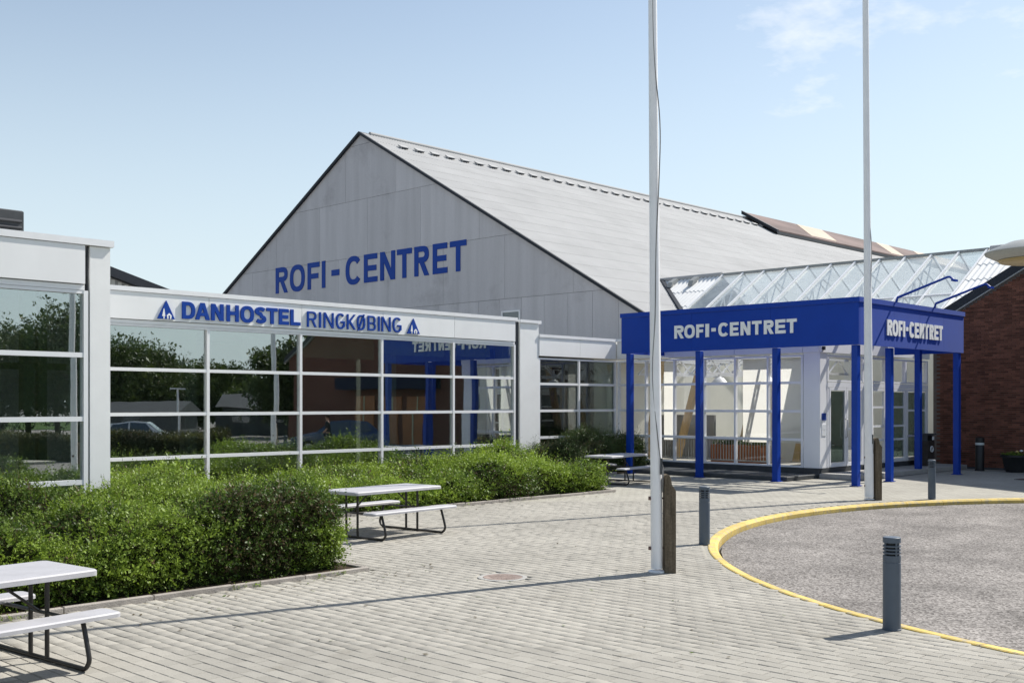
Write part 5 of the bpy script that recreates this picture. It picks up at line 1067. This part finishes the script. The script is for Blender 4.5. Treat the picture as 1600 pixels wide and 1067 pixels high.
def car(label, loc, rz, paint):
    t = thing('parked_car', label, 'car', 'cars parked across the forecourt', loc, rz)
    st = [(-2.1, 0.45, 0.70, 0.70, 0.70), (-2.0, 0.28, 0.92, 0.92, 0.80), (-1.65, 0.22, 0.98, 1.02, 0.84), (-1.2, 0.22, 0.96, 1.42, 0.85), (-0.3, 0.22, 0.95, 1.47, 0.86), (0.35, 0.22, 0.94, 1.44, 0.86), (1.0, 0.22, 0.92, 0.98, 0.86), (1.7, 0.22, 0.84, 0.84, 0.82), (2.05, 0.30, 0.70, 0.70, 0.72), (2.12, 0.42, 0.55, 0.55, 0.66)]
    m = MB(); k = 0
    for x, zb, zs, zr, hw_ in st:
        rw = hw_ - 0.22 if zr - zs > 0.1 else hw_ - 0.08
        m.v += [(x, -hw_ + 0.06, zb), (x, -hw_, (zb + zs) / 2), (x, -hw_ + 0.03, zs), (x, -rw, zr), (x, rw, zr), (x, hw_ - 0.03, zs), (x, hw_, (zb + zs) / 2), (x, hw_ - 0.06, zb)]
    for i in range(len(st) - 1):
        for j in range(8): a = i * 8 + j; b_ = i * 8 + (j + 1) % 8; m.f.append((a, b_, b_ + 8, a + 8))
    m.f += [tuple(range(8)), tuple((len(st) - 1) * 8 + j for j in reversed(range(8)))]
    m.build('body', paint, t, 30)
    def pane(P_, nm):
        g = MB(); g.v = [tuple(p_) for p_ in P_]; g.f = [(0, 1, 2, 3)]; o_ = g.build(nm, 'car_glass', t); s_ = o_.modifiers.new('s', 'SOLIDIFY'); s_.thickness = 0.012; s_.offset = 0
    for s_ in (-1, 1):
        pane([(-1.35, s_ * 0.82, 1.03), (-0.45, s_ * 0.838, 1.0), (-0.45, s_ * 0.67, 1.40), (-1.12, s_ * 0.665, 1.37)], 'side_window')
        pane([(-0.37, s_ * 0.838, 1.0), (0.72, s_ * 0.838, 0.99), (0.30, s_ * 0.67, 1.39), (-0.37, s_ * 0.67, 1.40)], 'side_window')
    pane([(0.98, -0.70, 1.0), (0.98, 0.70, 1.0), (0.42, 0.60, 1.42), (0.42, -0.60, 1.42)], 'windscreen'); pane([(-1.63, -0.68, 1.06), (-1.63, 0.68, 1.06), (-1.26, 0.58, 1.39), (-1.26, -0.58, 1.39)], 'rear_window')
    for x in (-1.32, 1.32):
        for s_ in (-1, 1):
            w_ = MB(); w_.tube([(x, s_ * 0.66, 0.31), (x, s_ * 0.87, 0.31)], 0.31, 20); w_ = w_.build('wheel', 'tyre', t, 40)
            r_ = MB(); r_.tube([(x, s_ * 0.865, 0.31), (x, s_ * 0.885, 0.31)], 0.19, 14); r_.build('rim', 'steel', w_, 40)
    for s_ in (-1, 1):
        MB().box(2.02, 2.10, s_ * 0.55 - 0.14, s_ * 0.55 + 0.14, 0.60, 0.70).build('headlight', 'bollard_lens', t); MB().box(-2.09, -2.0, s_ * 0.6 - 0.10, s_ * 0.6 + 0.10, 0.74, 0.88).build('tail_light', 'terracotta', t)
    return t
car('dark blue car by the turning circle, mirrored in the middle windows', (29.2, 6.3, -0.12), R(217), 'car_blue')
car('white car behind the island hedge, mirrored in the windows', (25.2, -4.2, -0.12), R(35), 'car_white')
car('grey car on the car park, mirrored in the left windows', (14.5, -16.5, -0.13), R(120), 'car_grey')
# low houses beyond
for (x, y, rz, w, d, hw_, hr, lab) in ((43.5, -20.5, R(40), 7, 5, 2.0, 0.9, 'low dark house with grey roof among the trees, mirrored in the windows'), (34.2, -20.2, R(50), 4.5, 3.5, 1.9, 0.6, 'small dark shed left of the low house, mirrored in the windows')):
    h_ = thing('low_house', lab, 'house', loc=(x, y, -0.13), rz=rz)
    MB().box(-w / 2, w / 2, -d / 2, d / 2, 0, hw_).build('wall', 'interior_dark', h_)
    m = MB((0, 0, 0), (0, 1), (1, 0)); m.prism([(-d / 2 - 0.4, hw_ - 0.1), (d / 2 + 0.4, hw_ - 0.1), (0, hw_ + hr)], -w / 2 - 0.4, w / 2 + 0.4); m.build('roof', 'slate', h_)
    for i in range(int(w // 3)): MB().box(-w / 2 + 1 + i * 3, -w / 2 + 2.2 + i * 3, d / 2, d / 2 + 0.03, 0.9, 1.8).build('window', 'car_glass', h_)
t = thing('lamp_post', 'white T-shaped lamp post on the island, mirrored in the windows', 'lamp post', loc=(24.3, 1.1, -0.1))
m = MB(); m.tube([(0, 0, 0), (0, 0, 2.9)], [0.055, 0.045], 12); m.build('post', 'white_metal', t, 40); m = MB(); m.bar((-0.35, 0, 2.92), (0.35, 0, 2.92), 0.14, 0.06); m.build('lamp_head', 'white_metal', t)
# person standing by the blue car
def skin(name, V, E, Rr, mat, parent, root=0, sub=1):
    me = bpy.data.meshes.new(name); me.from_pydata(V, E, []); me.materials.append(MATS[mat]); o_ = bpy.data.objects.new(name, me); C.objects.link(o_); o_.parent = parent
    sk = o_.modifiers.new('skin', 'SKIN'); sk.use_smooth_shade = True
    for i, r_ in enumerate(Rr): me.skin_vertices[0].data[i].radius = (r_, r_) if not isinstance(r_, tuple) else r_
    me.skin_vertices[0].data[root].use_root = True
    sb = o_.modifiers.new('sub', 'SUBSURF'); sb.levels = sub; sb.render_levels = sub; return o_
pr = thing('person', 'person in dark jacket standing by the blue car, mirrored in the windows', 'person', loc=(27.5, 7.7, -0.12), rz=R(130))
BV = [(0, 0, 0.95), (0, 0, 1.15), (0, 0, 1.36), (0, 0, 1.48), (0, 0.02, 1.60), (0, 0.01, 1.72), (0.19, 0, 1.40), (0.27, 0.03, 1.14), (0.22, 0.20, 0.98), (-0.19, 0, 1.40), (-0.27, 0.03, 1.14), (-0.22, 0.20, 0.98), (0.10, 0, 0.88), (0.11, 0.02, 0.50), (0.12, 0, 0.09), (0.13, 0.15, 0.04), (-0.10, 0, 0.88), (-0.11, 0.02, 0.50), (-0.12, 0, 0.09), (-0.13, 0.15, 0.04)]
BE = [(0, 1), (1, 2), (2, 3), (3, 4), (4, 5), (2, 6), (6, 7), (7, 8), (2, 9), (9, 10), (10, 11), (0, 12), (12, 13), (13, 14), (14, 15), (0, 16), (16, 17), (17, 18), (18, 19)]
BR = [(0.15, 0.11), (0.14, 0.10), (0.15, 0.10), 0.055, 0.09, 0.07, 0.065, 0.045, 0.035, 0.065, 0.045, 0.035, 0.085, 0.06, 0.045, 0.04, 0.085, 0.06, 0.045, 0.04]
skin('body', BV, BE, BR, 'skin', pr, 0, 2)
skin('jacket', [BV[i] for i in (0, 1, 2, 6, 7, 9, 10)], [(0, 1), (1, 2), (2, 3), (3, 4), (2, 5), (5, 6)], [(0.19, 0.145), (0.18, 0.135), (0.18, 0.13), 0.085, 0.06, 0.085, 0.06], 'jacket', pr, 0, 2)
skin('trousers', [BV[i] for i in (0, 12, 13, 14, 16, 17, 18)], [(0, 1), (1, 2), (2, 3), (0, 4), (4, 5), (5, 6)], [(0.17, 0.13), 0.105, 0.08, 0.065, 0.105, 0.08, 0.065], 'trousers', pr, 0, 2)
m = MB(); m.lathe([(0.085, -0.02), (0.105, 0.05), (0.095, 0.11), (0.05, 0.15), (0.005, 0.16)], (0, -0.01, 1.62), 14); m.build('hair', 'hair', pr, True)
